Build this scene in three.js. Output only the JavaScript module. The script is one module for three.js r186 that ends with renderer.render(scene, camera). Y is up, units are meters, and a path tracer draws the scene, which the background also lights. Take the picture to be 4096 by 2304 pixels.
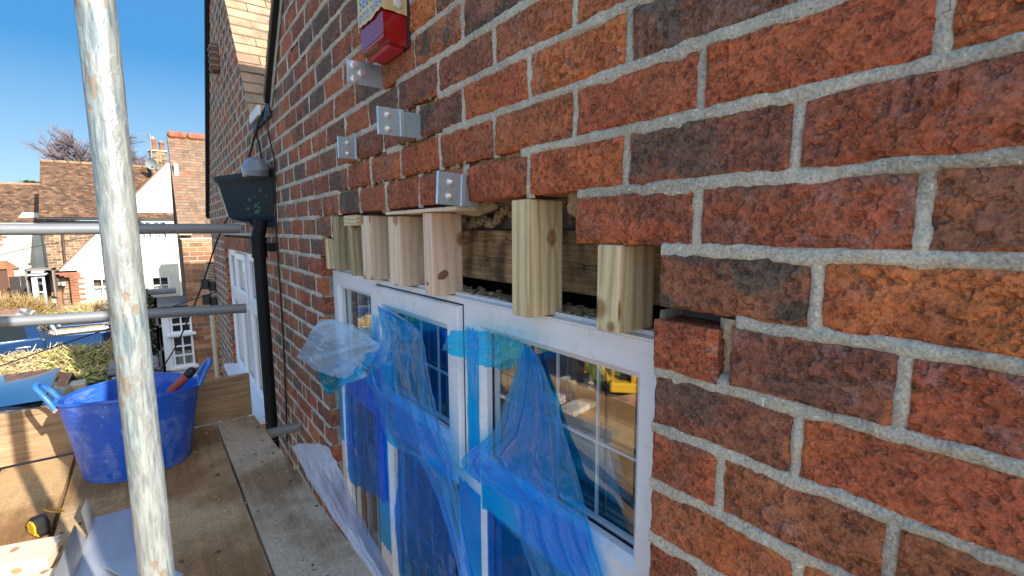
import * as THREE from 'three';
import { RoundedBoxGeometry } from 'three/addons/geometries/RoundedBoxGeometry.js';
import { mergeGeometries } from 'three/addons/utils/BufferGeometryUtils.js';

// ---------- camera, sky, sun, exposure ----------
// x runs along the repaired wall, y is up, z comes out of the wall; metres. The wall face is z = 0.
const scene = new THREE.Scene();
const EYE = new THREE.Vector3(0.448453, 3.1, 0.539163);
const camera = new THREE.PerspectiveCamera(62.7883, 1024 / 576, 0.02, 400);
camera.position.copy(EYE);
camera.quaternion.setFromRotationMatrix(new THREE.Matrix4().makeBasis(new THREE.Vector3(0.599908, -0.00599216, -0.800047), new THREE.Vector3(-0.0954194, 0.992299, -0.0789815), new THREE.Vector3(0.794359, 0.123722, 0.594716)));
const renderer = new THREE.WebGLRenderer({ antialias: true });
renderer.toneMapping = THREE.LinearToneMapping;
renderer.toneMappingExposure = 1.85;
renderer.shadowMap.enabled = true;
const SUN = new THREE.Vector3(1, 0.55, -0.27).normalize();
{
  const W = 512, H = 256, data = new Float32Array(W * H * 4), d = new THREE.Vector3();
  const zen = [0.003, 0.085, 0.26], mid = [0.028, 0.185, 0.42], hor = [0.40, 0.58, 0.68], gnd = [0.16, 0.15, 0.13];
  for (let j = 0; j < H; j++) for (let i = 0; i < W; i++) {
    const lat = ((j + 0.5) / H - 0.5) * Math.PI, lon = ((i + 0.5) / W - 0.5) * 2 * Math.PI;
    d.set(Math.cos(lat) * Math.cos(lon), Math.sin(lat), Math.cos(lat) * Math.sin(lon));
    const e = Math.max(0, Math.sin(lat)), c = d.dot(SUN), o = (j * W + i) * 4;
    const a = Math.min(1, e / 0.28), b = Math.min(1, Math.max(0, (e - 0.28) / 0.5));
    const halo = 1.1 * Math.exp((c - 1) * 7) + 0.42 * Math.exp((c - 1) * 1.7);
    for (let k = 0; k < 3; k++) {
      let v = b > 0 ? mid[k] + (zen[k] - mid[k]) * b : hor[k] + (mid[k] - hor[k]) * Math.pow(a, 0.75);
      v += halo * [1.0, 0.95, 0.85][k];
      data[o + k] = lat < 0 ? gnd[k] : v;
    }
    data[o + 3] = 1;
  }
  const t = new THREE.DataTexture(data, W, H, THREE.RGBAFormat, THREE.FloatType);
  t.mapping = THREE.EquirectangularReflectionMapping; t.magFilter = THREE.LinearFilter; t.minFilter = THREE.LinearFilter; t.needsUpdate = true;
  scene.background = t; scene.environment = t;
}
const sun = new THREE.DirectionalLight(new THREE.Color(1, 0.95, 0.86), 5.0);
sun.name = 'sun'; sun.position.copy(SUN).multiplyScalar(60); sun.target.position.set(-4, 1, 2); sun.position.add(sun.target.position);
sun.castShadow = true; sun.shadow.mapSize.set(4096, 4096);
Object.assign(sun.shadow.camera, { left: -30, right: 30, top: 30, bottom: -30, near: 1, far: 160 }); sun.shadow.radius = 1;
scene.add(sun, sun.target);

// ---------- helpers ----------
function rnd(seed) { let a = seed >>> 0; return () => { a |= 0; a = (a + 0x6d2b79f5) | 0; let t = Math.imul(a ^ (a >>> 15), 1 | a); t = (t + Math.imul(t ^ (t >>> 7), 61 | t)) ^ t; return ((t ^ (t >>> 14)) >>> 0) / 4294967296; }; }
const hash = (x, y, z) => { let h = Math.imul(x, 374761393) ^ Math.imul(y, 668265263) ^ Math.imul(z, 2147483647 - 58173); h = Math.imul(h ^ (h >>> 13), 1274126177); h ^= h >>> 16; return (h >>> 0) / 4294967296; };
const sm = (t) => t * t * (3 - 2 * t), lerp = (a, b, t) => a + (b - a) * t, clamp = (v, a = 0, b = 1) => Math.min(b, Math.max(a, v)), step = (a, b, v) => sm(clamp((v - a) / (b - a)));
function n3(x, y, z = 0) {
  const i = Math.floor(x), j = Math.floor(y), k = Math.floor(z), u = sm(x - i), v = sm(y - j), w = sm(z - k);
  const l = (a, b, t) => a + (b - a) * t;
  return l(l(l(hash(i, j, k), hash(i + 1, j, k), u), l(hash(i, j + 1, k), hash(i + 1, j + 1, k), u), v), l(l(hash(i, j, k + 1), hash(i + 1, j, k + 1), u), l(hash(i, j + 1, k + 1), hash(i + 1, j + 1, k + 1), u), v), w);
}
function fbm(x, y, z = 0, o = 4) { let s = 0, a = 0.5, t = 0; for (let i = 0; i < o; i++) { s += a * n3(x, y, z + i * 17); t += a; a *= 0.5; x *= 2.03; y *= 2.03; } return s / t; }
// tileable value noise and fbm for textures: px, py = cells per tile
function tn(u, v, px, py, s) {
  const x = u * px, y = v * py, i = Math.floor(x), j = Math.floor(y), a = sm(x - i), b = sm(y - j), m = (n, p) => ((n % p) + p) % p;
  const i0 = m(i, px), i1 = m(i + 1, px), j0 = m(j, py), j1 = m(j + 1, py);
  return lerp(lerp(hash(i0, j0, s), hash(i1, j0, s), a), lerp(hash(i0, j1, s), hash(i1, j1, s), a), b);
}
function tf(u, v, px, py, s, o = 4) { let r = 0, a = 0.5, t = 0; for (let k = 0; k < o; k++) { r += a * tn(u, v, px << k, py << k, s + k * 31); t += a; a *= 0.5; } return r / t; }
function tex(w, h, f, srgb) {
  const d = new Uint8Array(w * h * 4);
  for (let y = 0; y < h; y++) for (let x = 0; x < w; x++) {
    const c = f((x + 0.5) / w, (y + 0.5) / h), o = (y * w + x) * 4;
    if (typeof c === 'number') d[o] = d[o + 1] = d[o + 2] = clamp(c) * 255;
    else for (let k = 0; k < 3; k++) d[o + k] = clamp(c[k]) * 255;
    d[o + 3] = 255;
  }
  const t = new THREE.DataTexture(d, w, h, THREE.RGBAFormat);
  t.wrapS = t.wrapT = THREE.RepeatWrapping; t.magFilter = THREE.LinearFilter; t.minFilter = THREE.LinearMipmapLinearFilter; t.generateMipmaps = true; t.needsUpdate = true;
  if (srgb) t.colorSpace = THREE.SRGBColorSpace;
  return t;
}
const rep = (t, x, y = x) => { const c = t.clone(); c.repeat.set(x, y); c.needsUpdate = true; return c; };
const lin = (r, g, b) => new THREE.Color().setRGB(r, g, b);
function std(c, rough = 0.8, o = {}) { const { metal, ...q } = o; return new THREE.MeshStandardMaterial({ color: Array.isArray(c) ? lin(...c) : c, roughness: rough, metalness: metal ?? 0, side: THREE.DoubleSide, ...q }); }
function phys(c, rough, o = {}) { return new THREE.MeshPhysicalMaterial({ color: lin(...c), roughness: rough, side: THREE.DoubleSide, ...o }); }
const used = {};
function numbered(n) { const k = used[n] = (used[n] ?? -1) + 1; return k ? n + '_' + String(k).padStart(3, '0') : n; }
function tag(o, label, category, group, kind) { Object.assign(o.userData, label && { label }, category && { category }, group && { group }, kind && { kind }); return o; }
function thing(name, label, category, pos = [0, 0, 0], ry = 0, group) { const g = new THREE.Group(); g.name = numbered(name); g.position.set(...pos); g.rotation.y = ry; scene.add(g); return tag(g, label, category, group); }
function mesh(name, g, m, parent, label) {
  const o = new THREE.Mesh(Array.isArray(g) ? (g.length > 1 ? mergeGeometries(g.map((q) => plain(q))) : g[0]) : g, m);
  o.castShadow = o.receiveShadow = true; o.name = numbered(name); parent.add(o); if (label) o.userData.label = label; return o;
}
function plain(g) { const q = g.index ? g.toNonIndexed() : g; for (const k of Object.keys(q.attributes)) if (!['position', 'normal', 'uv', 'color'].includes(k)) q.deleteAttribute(k); return q; }
function sub(name, parent, label) { const g = new THREE.Group(); g.name = numbered(name); parent.add(g); if (label) g.userData.label = label; return g; }
// projects uv in metres by the dominant axis of each face
function boxUV(g, s = 1, ox = 0, oy = 0) {
  const q = g.index ? g.toNonIndexed() : g, p = q.attributes.position, uv = new Float32Array(p.count * 2), a = new THREE.Vector3(), b = new THREE.Vector3(), c = new THREE.Vector3(), n = new THREE.Vector3();
  for (let i = 0; i < p.count; i += 3) {
    a.fromBufferAttribute(p, i); b.fromBufferAttribute(p, i + 1); c.fromBufferAttribute(p, i + 2);
    n.copy(b).sub(a).cross(c.clone().sub(a)); const ax = Math.abs(n.x), ay = Math.abs(n.y), az = Math.abs(n.z);
    [a, b, c].forEach((v, k) => { const t = ax >= ay && ax >= az ? [v.z, v.y] : ay >= az ? [v.x, v.z] : [v.x, v.y]; uv[(i + k) * 2] = t[0] * s + ox; uv[(i + k) * 2 + 1] = t[1] * s + oy; });
  }
  q.setAttribute('uv', new THREE.BufferAttribute(uv, 2)); return q;
}
function box(x0, x1, y0, y1, z0, z1, r = 0) {
  const w = x1 - x0, h = y1 - y0, d = z1 - z0, g = r ? new RoundedBoxGeometry(w, h, d, 2, Math.min(r, w / 2.01, h / 2.01, d / 2.01)) : new THREE.BoxGeometry(w, h, d);
  g.translate((x0 + x1) / 2, (y0 + y1) / 2, (z0 + z1) / 2); return boxUV(g);
}
const V3 = (p) => new THREE.Vector3(...p);
function tube(pts, r, n = 24, k = 8, closed = false) { return new THREE.TubeGeometry(new THREE.CatmullRomCurve3(pts.map(V3), closed, 'centripetal'), n, r, k, closed); }
function rod(a, b, r0, r1 = r0, k = 14, open = false) {
  const A = V3(a), B = V3(b), L = A.distanceTo(B), g = new THREE.CylinderGeometry(r1, r0, L, k, 1, open);
  g.applyQuaternion(new THREE.Quaternion().setFromUnitVectors(new THREE.Vector3(0, 1, 0), B.clone().sub(A).normalize())); g.translate(...A.add(B).multiplyScalar(0.5).toArray()); return g;
}
// a grid of quads from f(u, v, i, j) -> [x, y, z, r?, g?, b?]; uv in metres times s if given
function grid(nx, ny, f, uvf) {
  const pos = [], col = [], uv = [], idx = [];
  for (let j = 0; j <= ny; j++) for (let i = 0; i <= nx; i++) { const p = f(i / nx, j / ny, i, j); pos.push(p[0], p[1], p[2]); if (p.length > 3) col.push(p[3], p[4], p[5]); const t = uvf ? uvf(i / nx, j / ny, p) : [i / nx, j / ny]; uv.push(t[0], t[1]); }
  for (let j = 0; j < ny; j++) for (let i = 0; i < nx; i++) { const a = j * (nx + 1) + i, b = a + 1, c = a + nx + 1, d = c + 1; idx.push(a, b, d, a, d, c); }
  const g = new THREE.BufferGeometry(); g.setAttribute('position', new THREE.Float32BufferAttribute(pos, 3)); g.setAttribute('uv', new THREE.Float32BufferAttribute(uv, 2)); if (col.length) g.setAttribute('color', new THREE.Float32BufferAttribute(col, 3));
  g.setIndex(idx); g.computeVertexNormals(); return g;
}
function extrude(pts, depth, o = {}) {
  const s = new THREE.Shape(pts.map((p) => new THREE.Vector2(p[0], p[1]))); for (const h of o.holes ?? []) s.holes.push(new THREE.Path(h.map((p) => new THREE.Vector2(p[0], p[1]))));
  const g = new THREE.ExtrudeGeometry(s, { depth, bevelEnabled: !!o.bevel, bevelSize: o.bevel ?? 0, bevelThickness: o.bevel ?? 0, bevelSegments: 2, curveSegments: 10 }); return boxUV(g);
}
const rectP = (x0, x1, y0, y1) => [[x0, y0], [x1, y0], [x1, y1], [x0, y1]];
// nested mitred rings: a list of [inset, z] walked round a rectangle; ins = insets may differ per side
function ring(x0, x1, y0, y1, prof) {
  const g = [], P = prof.map(([i, z]) => [[x0 + i, y0 + i, z], [x1 - i, y0 + i, z], [x1 - i, y1 - i, z], [x0 + i, y1 - i, z]]);
  for (let k = 0; k + 1 < P.length; k++) for (let s = 0; s < 4; s++) {
    const a = P[k][s], b = P[k][(s + 1) % 4], c = P[k + 1][(s + 1) % 4], d = P[k + 1][s], q = new THREE.BufferGeometry();
    q.setAttribute('position', new THREE.Float32BufferAttribute([...a, ...b, ...c, ...a, ...c, ...d], 3)); q.setAttribute('uv', new THREE.Float32BufferAttribute(new Array(12).fill(0), 2)); q.computeVertexNormals(); g.push(boxUV(q));
  }
  return mergeGeometries(g);
}
function setColor(g, c) { const n = g.attributes.position.count, a = new Float32Array(n * 3); for (let i = 0; i < n; i++) a.set(c, i * 3); g.setAttribute('color', new THREE.BufferAttribute(a, 3)); return g; }

// ---------- materials ----------
const T = {}, M = {};
T.brick = tex(1024, 1024, (u, v) => {
  const a = tf(u, v, 6, 6, 1, 6), b = tf(u, v, 64, 64, 2, 3), p = tf(u, v, 40, 40, 3, 3), w = tf(u, v, 22, 22, 4, 4), s = tn(u, v, 300, 300, 9);
  const c = tf(u, v, 110, 110, 6, 2); let k = 0.72 + (a - 0.5) * 0.55 + (b - 0.5) * 0.5 + (c - 0.5) * 0.55 + (s - 0.5) * 0.28; if (p < 0.33) k *= 0.5 + (p / 0.33) * 0.5;
  const wh = step(0.68, 0.8, w) * step(0.5, 0.62, b) * 0.55; return [k + (0.85 - k) * wh * 0.8, k + (0.95 - k) * wh, k + (1 - k) * wh];
});
T.brickB = tex(1024, 1024, (u, v) => { const a = tf(u, v, 14, 14, 1, 5), p = tf(u, v, 40, 40, 3, 3), r = Math.abs(tf(u, v, 24, 24, 12, 4) - 0.5) * 2; return 0.3 + a * 0.35 + Math.min(0.2, (p - 0.36) * 2) + r * 0.2 + 0.22 * tf(u, v, 80, 80, 17, 3); });
T.sand = tex(1024, 1024, (u, v) => { const a = tf(u, v, 5, 5, 21, 5), g = tn(u, v, 170, 170, 22), h = tn(u, v, 90, 90, 23), f = tn(u, v, 340, 340, 24); let k = 0.66 + (a - 0.5) * 0.5 + (g - 0.5) * 0.28 + (f - 0.5) * 0.2; if (h > 0.93) k = 1; if (h < 0.05) k *= 0.45; return [k, k * 0.985, k * 0.95]; });
T.sandB = tex(1024, 1024, (u, v) => 0.3 + 0.4 * tf(u, v, 40, 40, 25, 3) + 0.3 * tn(u, v, 170, 170, 22));
// wood: long grain runs along v
function woodTex(seed, rings, knots, dark, W = 512, H = 1024) {
  const r = rnd(seed), K = []; for (let i = 0; i < knots; i++) K.push([r(), r(), 0.02 + r() * 0.03]);
  return tex(W, H, (u, v) => {
    let uu = u + (tf(u, v, 2, 1, seed + 1, 2) - 0.5) * 0.10, kd = 0;
    for (const [a, b, s] of K) { const dx = Math.min(Math.abs(u - a), 1 - Math.abs(u - a)), dy = Math.min(Math.abs(v - b), 1 - Math.abs(v - b)) * 1.1, d = Math.hypot(dx, dy * 0.75) / s; if (d < 5) { uu += 0.05 * Math.exp(-d) * Math.sign(u - a || 1); kd = Math.max(kd, step(1.25, 0.55, d)); } }
    const g = 0.5 + 0.5 * Math.sin((uu * rings + tf(u, v, 3, 1, seed + 2, 2) * 1.2) * 6.283), f = tf(u, v, 90, 4, seed + 3, 2), m = tf(u, v, 4, 3, seed + 4, 4), sp = tn(u, v, 220, 70, seed + 7);
    let k = 1 - dark * Math.pow(g, 2.2) * 0.55 - (f - 0.5) * 0.22 * dark - (0.55 - m) * 0.3 - (sp - 0.5) * 0.08; k *= 1 - 0.5 * kd;
    return [k, k * (1 - 0.12 * dark * g - 0.22 * kd), k * (1 - 0.25 * dark * g - 0.4 * kd)];
  });
}
T.pine = woodTex(31, 17, 4, 0.26); T.pineGreen = woodTex(41, 18, 3, 0.55); T.oldBeam = woodTex(51, 22, 2, 0.9);
T.streak = tex(1024, 512, (u, v) => { const a = tf(u, v, 110, 4, 141, 3), b = tf(u, v, 4, 3, 142, 5), c = tf(u, v, 30, 3, 143, 4), s = tn(u, v, 300, 60, 144); const k = 0.68 + (a - 0.5) * 0.4 + (b - 0.5) * 0.5 + (c - 0.5) * 0.4 + (s - 0.5) * 0.1; return [k, k * (0.96 + 0.08 * b), k * (0.9 + 0.15 * b)]; });
T.rot = tex(1024, 512, (u, v) => { const a = tf(u, v, 90, 3, 151, 3), b = tf(u, v, 6, 5, 152, 6), c = tf(u, v, 3, 9, 153, 5), s = tn(u, v, 260, 120, 154), cr = Math.abs(tf(u, v, 26, 2, 155, 3) - 0.5); const k = (0.25 + 0.9 * step(0.3, 0.72, b * 0.6 + c * 0.5)) * (0.8 + (a - 0.5) * 0.7 + (s - 0.5) * 0.25) * (cr < 0.012 ? 0.35 : 1); return [k, k * (0.94 + 0.1 * b), k * (0.85 + 0.2 * c)]; });
T.fibre = tex(512, 1024, (u, v) => tf(u, v, 120, 6, 61, 3));
T.dust = tex(1024, 1024, (u, v) => {
  const a = tf(u, v, 3, 3, 71, 6), b = tf(u, v, 9, 9, 72, 5), g = tf(u, v, 3, 70, 73, 3), s = tn(u, v, 260, 260, 74), d = step(0.36, 0.66, a * 0.7 + b * 0.35), gr = tn(u, v, 120, 120, 75);
  let r = lerp(0.68, 0.90, d), q = lerp(0.55, 0.82, d), t = lerp(0.40, 0.70, d); const k = 0.84 + (g - 0.5) * 0.26 * (1.2 - d) + (s - 0.5) * 0.16 + (gr > 0.95 ? 0.22 : 0) - (gr < 0.03 ? 0.25 : 0); return [r * k, q * k, t * k];
}, true);
T.dustB = tex(1024, 1024, (u, v) => 0.3 + 0.3 * tf(u, v, 30, 30, 76, 4) + 0.25 * tf(u, v, 3, 90, 73, 3) + (tn(u, v, 120, 120, 75) > 0.95 ? 0.2 : 0));
T.galv = tex(512, 1024, (u, v) => {
  const a = tf(u, v, 4, 4, 81, 5), b = tf(u, v, 12, 8, 82, 5), c = tf(u, v, 44, 14, 83, 4), p = step(0.47, 0.53, a * 0.6 + b * 0.4), e = step(0.56, 0.62, b * 0.5 + c * 0.5);
  const base = [0.76, 0.79, 0.77], blue = [0.66, 0.71, 0.74], cream = [0.79, 0.78, 0.755], rust = [0.74, 0.66, 0.58]; let o = base.map((x, k) => lerp(blue[k], x, step(0.3, 0.55, c)));
  o = o.map((x, k) => lerp(x, cream[k], p * 0.75)); const ru = step(0.66, 0.70, tf(u, v, 6, 9, 84, 4)); o = o.map((x, k) => lerp(x, rust[k], ru)); const k = 0.86 + (c - 0.5) * 0.4 - e * 0.12; return o.map((x) => x * k);
}, true);
T.galvB = tex(512, 1024, (u, v) => { const a = tf(u, v, 10, 16, 82, 5), c = tf(u, v, 24, 20, 83, 4), d = Math.abs(tf(u, v, 14, 30, 85, 3) - 0.5); return 0.4 * step(0.44, 0.52, a) + 0.4 * c + d * 0.5; });
T.soft = tex(512, 512, (u, v) => { const a = tf(u, v, 5, 5, 91, 6), s = tn(u, v, 200, 200, 92); return 0.82 + (a - 0.5) * 0.35 + (s - 0.5) * 0.08; });
T.softB = tex(512, 512, (u, v) => 0.5 * tf(u, v, 24, 24, 93, 5) + 0.5 * tn(u, v, 120, 120, 94));
T.scuff = tex(512, 512, (u, v) => { const a = tf(u, v, 6, 4, 95, 5), l = tf(u, v, 3, 60, 96, 3), s = step(0.56, 0.7, l) * step(0.42, 0.6, a), d = step(0.46, 0.62, tf(u, v, 5, 5, 97, 6)) * (0.6 + 0.4 * tn(u, v, 120, 120, 98)); return [0.25 + s * 0.5 + d * 0.75, 0.55 + s * 0.35 + d * 0.42, 0.78 + s * 0.2 + d * 0.12]; });
T.tile = tex(512, 512, (u, v) => { const a = tf(u, v, 4, 4, 101, 6), b = tf(u, v, 30, 30, 102, 3); return 0.7 + (a - 0.5) * 0.7 + (b - 0.5) * 0.3; });
T.earth = tex(1024, 1024, (u, v) => { const a = tf(u, v, 5, 5, 111, 6), b = tf(u, v, 60, 60, 112, 3); return 0.55 + (a - 0.5) * 0.7 + (b - 0.5) * 0.6; });
M.brick = std([1, 1, 1], 0.88, { vertexColors: true, map: T.brick, bumpMap: T.brickB, bumpScale: 0.011 });
M.brickFar = std([1, 1, 1], 0.9, { vertexColors: true, map: T.brick });
M.mortar = std([1, 1, 1], 0.95, { vertexColors: true, map: rep(T.sand, 1), bumpMap: T.sandB, bumpScale: 0.004 });
M.mortarFar = std([0.66, 0.60, 0.48], 0.95, { map: T.soft });
M.core = std([0.16, 0.13, 0.11], 0.95);
T.dirt = tex(1024, 1024, (u, v) => { const a = step(0.52, 0.72, tf(u, v, 6, 6, 161, 6)), b = step(0.60, 0.66, tf(u, v, 40, 40, 162, 3)) * step(0.45, 0.6, tf(u, v, 5, 5, 163, 4)), l = step(0.63, 0.68, tf(u, v, 5, 90, 164, 3)) * 0.5; const k = clamp(a * 0.045 + b * 0.07 + l * 0.05); return [0.97 - k, 0.97 - k * 1.2, 0.97 - k * 1.5]; });
M.upvc = std([0.88, 0.88, 0.90], 0.32, { map: rep(T.dirt, 1.6) }); M.upvcFar = std([0.85, 0.86, 0.88], 0.4);
M.seal = std([0.015, 0.015, 0.017], 0.6);
M.glass = phys([0.93, 0.97, 0.96], 0.0, { transmission: 1, ior: 2.5, thickness: 0 });
M.filmFold = phys([0.028, 0.54, 1.0], 0.11, { transmission: 0.76, ior: 1.55, thickness: 0 });
M.film = phys([0.04, 0.66, 1.0], 0.12, { transmission: 0.8, ior: 1.5, thickness: 0 });
M.filmDeep = phys([0.02, 0.36, 0.95], 0.12, { transmission: 0.8, ior: 1.5, thickness: 0 });
M.filmSkySheen = phys([0.50, 0.74, 0.98], 0.2, { transmission: 0.5, ior: 1.5, thickness: 0 });  // sheen of the sky put into a paler film colour
M.filmWhite = phys([0.86, 0.88, 0.93], 0.4, { transmission: 0.5, ior: 1.45, thickness: 0 });
M.pine = std([0.84, 0.67, 0.49], 0.75, { map: T.pine, bumpMap: T.fibre, bumpScale: 0.0006 });
M.pinePink = std([0.84, 0.62, 0.46], 0.75, { map: T.pine, bumpMap: T.fibre, bumpScale: 0.0006 });
M.treated = std([0.76, 0.63, 0.37], 0.8, { map: T.pineGreen, bumpMap: T.fibre, bumpScale: 0.001 });
M.treatedDark = std([0.44, 0.37, 0.22], 0.85, { map: T.pineGreen, bumpMap: T.fibre, bumpScale: 0.001 });
M.oldBeam = std([0.50, 0.32, 0.165], 0.95, { map: T.rot, bumpMap: T.fibre, bumpScale: 0.002 });
M.boardPaintedSun = std([0.98, 0.76, 0.50], 0.9, { map: T.dust, bumpMap: T.dustB, bumpScale: 0.002 });  // outer boards: warm sunlight put into a lighter board colour
M.boardBrown = std([0.94, 0.79, 0.58], 0.9, { map: T.dust, bumpMap: T.dustB, bumpScale: 0.002 });
M.board = std([1, 0.98, 0.95], 0.9, { map: T.dust, bumpMap: T.dustB, bumpScale: 0.002 });
M.toeBoard = std([0.52, 0.33, 0.18], 0.85, { map: T.streak, bumpMap: T.fibre, bumpScale: 0.001 });
M.galv = std([0.76, 0.80, 0.81], 0.42, { metal: 0.25, map: T.galv, bumpMap: T.galvB, bumpScale: 0.0009 });
M.galvTube = std([0.25, 0.26, 0.265], 0.5, { metal: 0.12, map: T.soft, bumpMap: T.galvB, bumpScale: 0.0008 });
M.zinc = std([0.64, 0.81, 0.92], 0.28, { metal: 0.6, map: T.soft }); M.bolt = std([0.82, 0.84, 0.85], 0.25, { metal: 0.7 });
M.steelSheet = std([0.78, 0.80, 0.80], 0.4, { metal: 0.6, map: T.soft });
M.blackIron = phys([0.010, 0.011, 0.014], 0.46, { specularIntensity: 0.35, bumpMap: T.softB, bumpScale: 0.001 }); M.cable = std([0.012, 0.012, 0.013], 0.5);
M.black = std([0.012, 0.012, 0.012], 0.5); M.white = std([0.8, 0.8, 0.78], 0.6);
T.tub = tex(1024, 512, (u, v) => { const a = tf(u, v, 8, 5, 171, 6), l = tf(u, v, 4, 80, 172, 3), f = tn(u, v, 240, 120, 173), d = step(0.46, 0.66, a) * (0.25 + 0.5 * f), s = step(0.58, 0.7, l) * step(0.4, 0.6, tf(u, v, 10, 6, 174, 4)) * 0.5, sp = step(0.80, 0.83, tf(u, v, 30, 20, 175, 3)), k = clamp(d * 0.30 + s * 0.30 + sp * 0.5); return [lerp(0.012, 0.50, k), lerp(0.10, 0.56, k), lerp(0.52, 0.68, k)]; });
M.tub = std([1, 1, 1], 0.45, { map: T.tub }); M.tubHandle = std([0.10, 0.27, 0.72], 0.4, { map: T.scuff });
M.render = std([0.84, 0.80, 0.68], 0.9, { map: T.soft, bumpMap: T.softB, bumpScale: 0.004 });
M.barGrey = std([0.62, 0.64, 0.70], 0.4);
M.tile = std([1, 1, 1], 0.85, { vertexColors: true, map: T.tile });
M.leaf = std([1, 1, 1], 0.6, { vertexColors: true }); M.twig = std([0.16, 0.11, 0.075], 0.9); M.bark = std([0.17, 0.14, 0.13], 0.9);
M.tarmac = std([0.42, 0.38, 0.32], 0.95, { map: T.earth }); M.lawn = std([0.16, 0.20, 0.04], 1, { map: T.earth }); M.soil = std([0.40, 0.34, 0.25], 1, { map: T.earth });
M.yellow = std([0.72, 0.40, 0.02], 0.45);
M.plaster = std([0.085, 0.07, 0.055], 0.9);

// ---------- the house being repaired: one wall plane, bricks one by one ----------
const Y0 = 3.0719, GA = 0.083, PI_ = 0.2204, JB = 0.0102, JP = 0.0084;
const bedY = (k) => Y0 + k * GA;
const WX0 = -6.42, WX1 = 1.42, JL = -1.6, JR = 0.055;
// top outline of the wall: far gable, box gutter, the gable over the window, an unseen small gable added for its shadow
const ROOFLINE = [[-6.42, 3.38], [-4.268, 5.62], [-2.9, 3.79], [-2.42, 3.77], [-0.78, 5.41], [0.62, 3.66], [1.05, 4.08], [1.30, 3.62], [1.42, 3.3]];
function roofY(x) { for (let i = 0; i + 1 < ROOFLINE.length; i++) { const [a, b] = ROOFLINE[i], [c, d] = ROOFLINE[i + 1]; if (x <= c) return b + (d - b) * clamp((x - a) / (c - a)); } return 3.3; }
const PAL = { r: [0.48, 0.132, 0.044], o: [0.58, 0.18, 0.055], b: [0.37, 0.125, 0.055], d: [0.15, 0.098, 0.068], p: [0.28, 0.102, 0.058], m: [0.42, 0.108, 0.048] };
const kinds = ['r', 'r', 'o', 'b', 'b', 'd', 'r', 'p', 'd', 'm'];
const kindsLeft = ['r', 'b', 'd', 'd', 'p', 'p', 'b', 'd', 'm', 'b'];
// bricks whose tone the photograph shows clearly: course, x of the centre, main tone, second tone
const TONES = [[-1, 0.15, 'd', 'b'], [-1, 0.36, 'o', 'r'], [0, 0.0, 'm', 'p'], [0, 0.22, 'p', 'm'], [0, 0.44, 'b', 'd'], [1, 0.11, 'p', 'd'], [1, 0.33, 'm', 'p'], [1, -0.11, 'r', 'm'], [2, 0.22, 'm', 'r'], [2, 0.0, 'm', 'b'], [2, -0.22, 'b', 'r'], [3, 0.11, 'd', 'b'], [3, -0.11, 'r', 'o'], [3, 0.33, 'd', 'b'], [3, -0.33, 'r', 'm'], [4, 0.0, 'o', 'b'], [4, -0.22, 'b', 'r'], [-2, 0.1, 'm', 'm'], [-2, 0.24, 'p', 'd'], [-2, 0.44, 'm', 'p'], [-3, 0.15, 'p', 'd'], [-3, 0.35, 'm', 'r'], [-4, 0.1, 'm', 'p'], [-4, 0.25, 'b', 'r'], [-5, 0.15, 'r', 'b'], [-5, 0.35, 'b', 'o'], [-6, 0.1, 'p', 'm'], [5, -0.33, 'd', 'b'], [4, -0.45, 'p', 'b'], [3, -0.55, 'd', 'p'], [2, -0.45, 'm', 'b'], [1, -0.33, 'm', 'b'], [1, -0.55, 'm', 'p'], [1, -0.77, 'b', 'm'], [1, -0.98, 'm', 'b'], [1, -1.2, 'd', 'p'], [0, -1.55, 'd', 'b'], [2, -0.68, 'm', 'r'], [2, -0.9, 'b', 'o'], [2, -1.1, 'm', 'b']];
function brickTone(c, x, r) {
  for (const [k, X, a, b] of TONES) if (k === c && Math.abs(X - x) < 0.075) return [PAL[a], PAL[b]];
  const K = x < -0.75 ? kindsLeft : kinds; return [PAL[K[Math.floor(r() * K.length)]], PAL[K[Math.floor(r() * K.length)]]];
}
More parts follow.
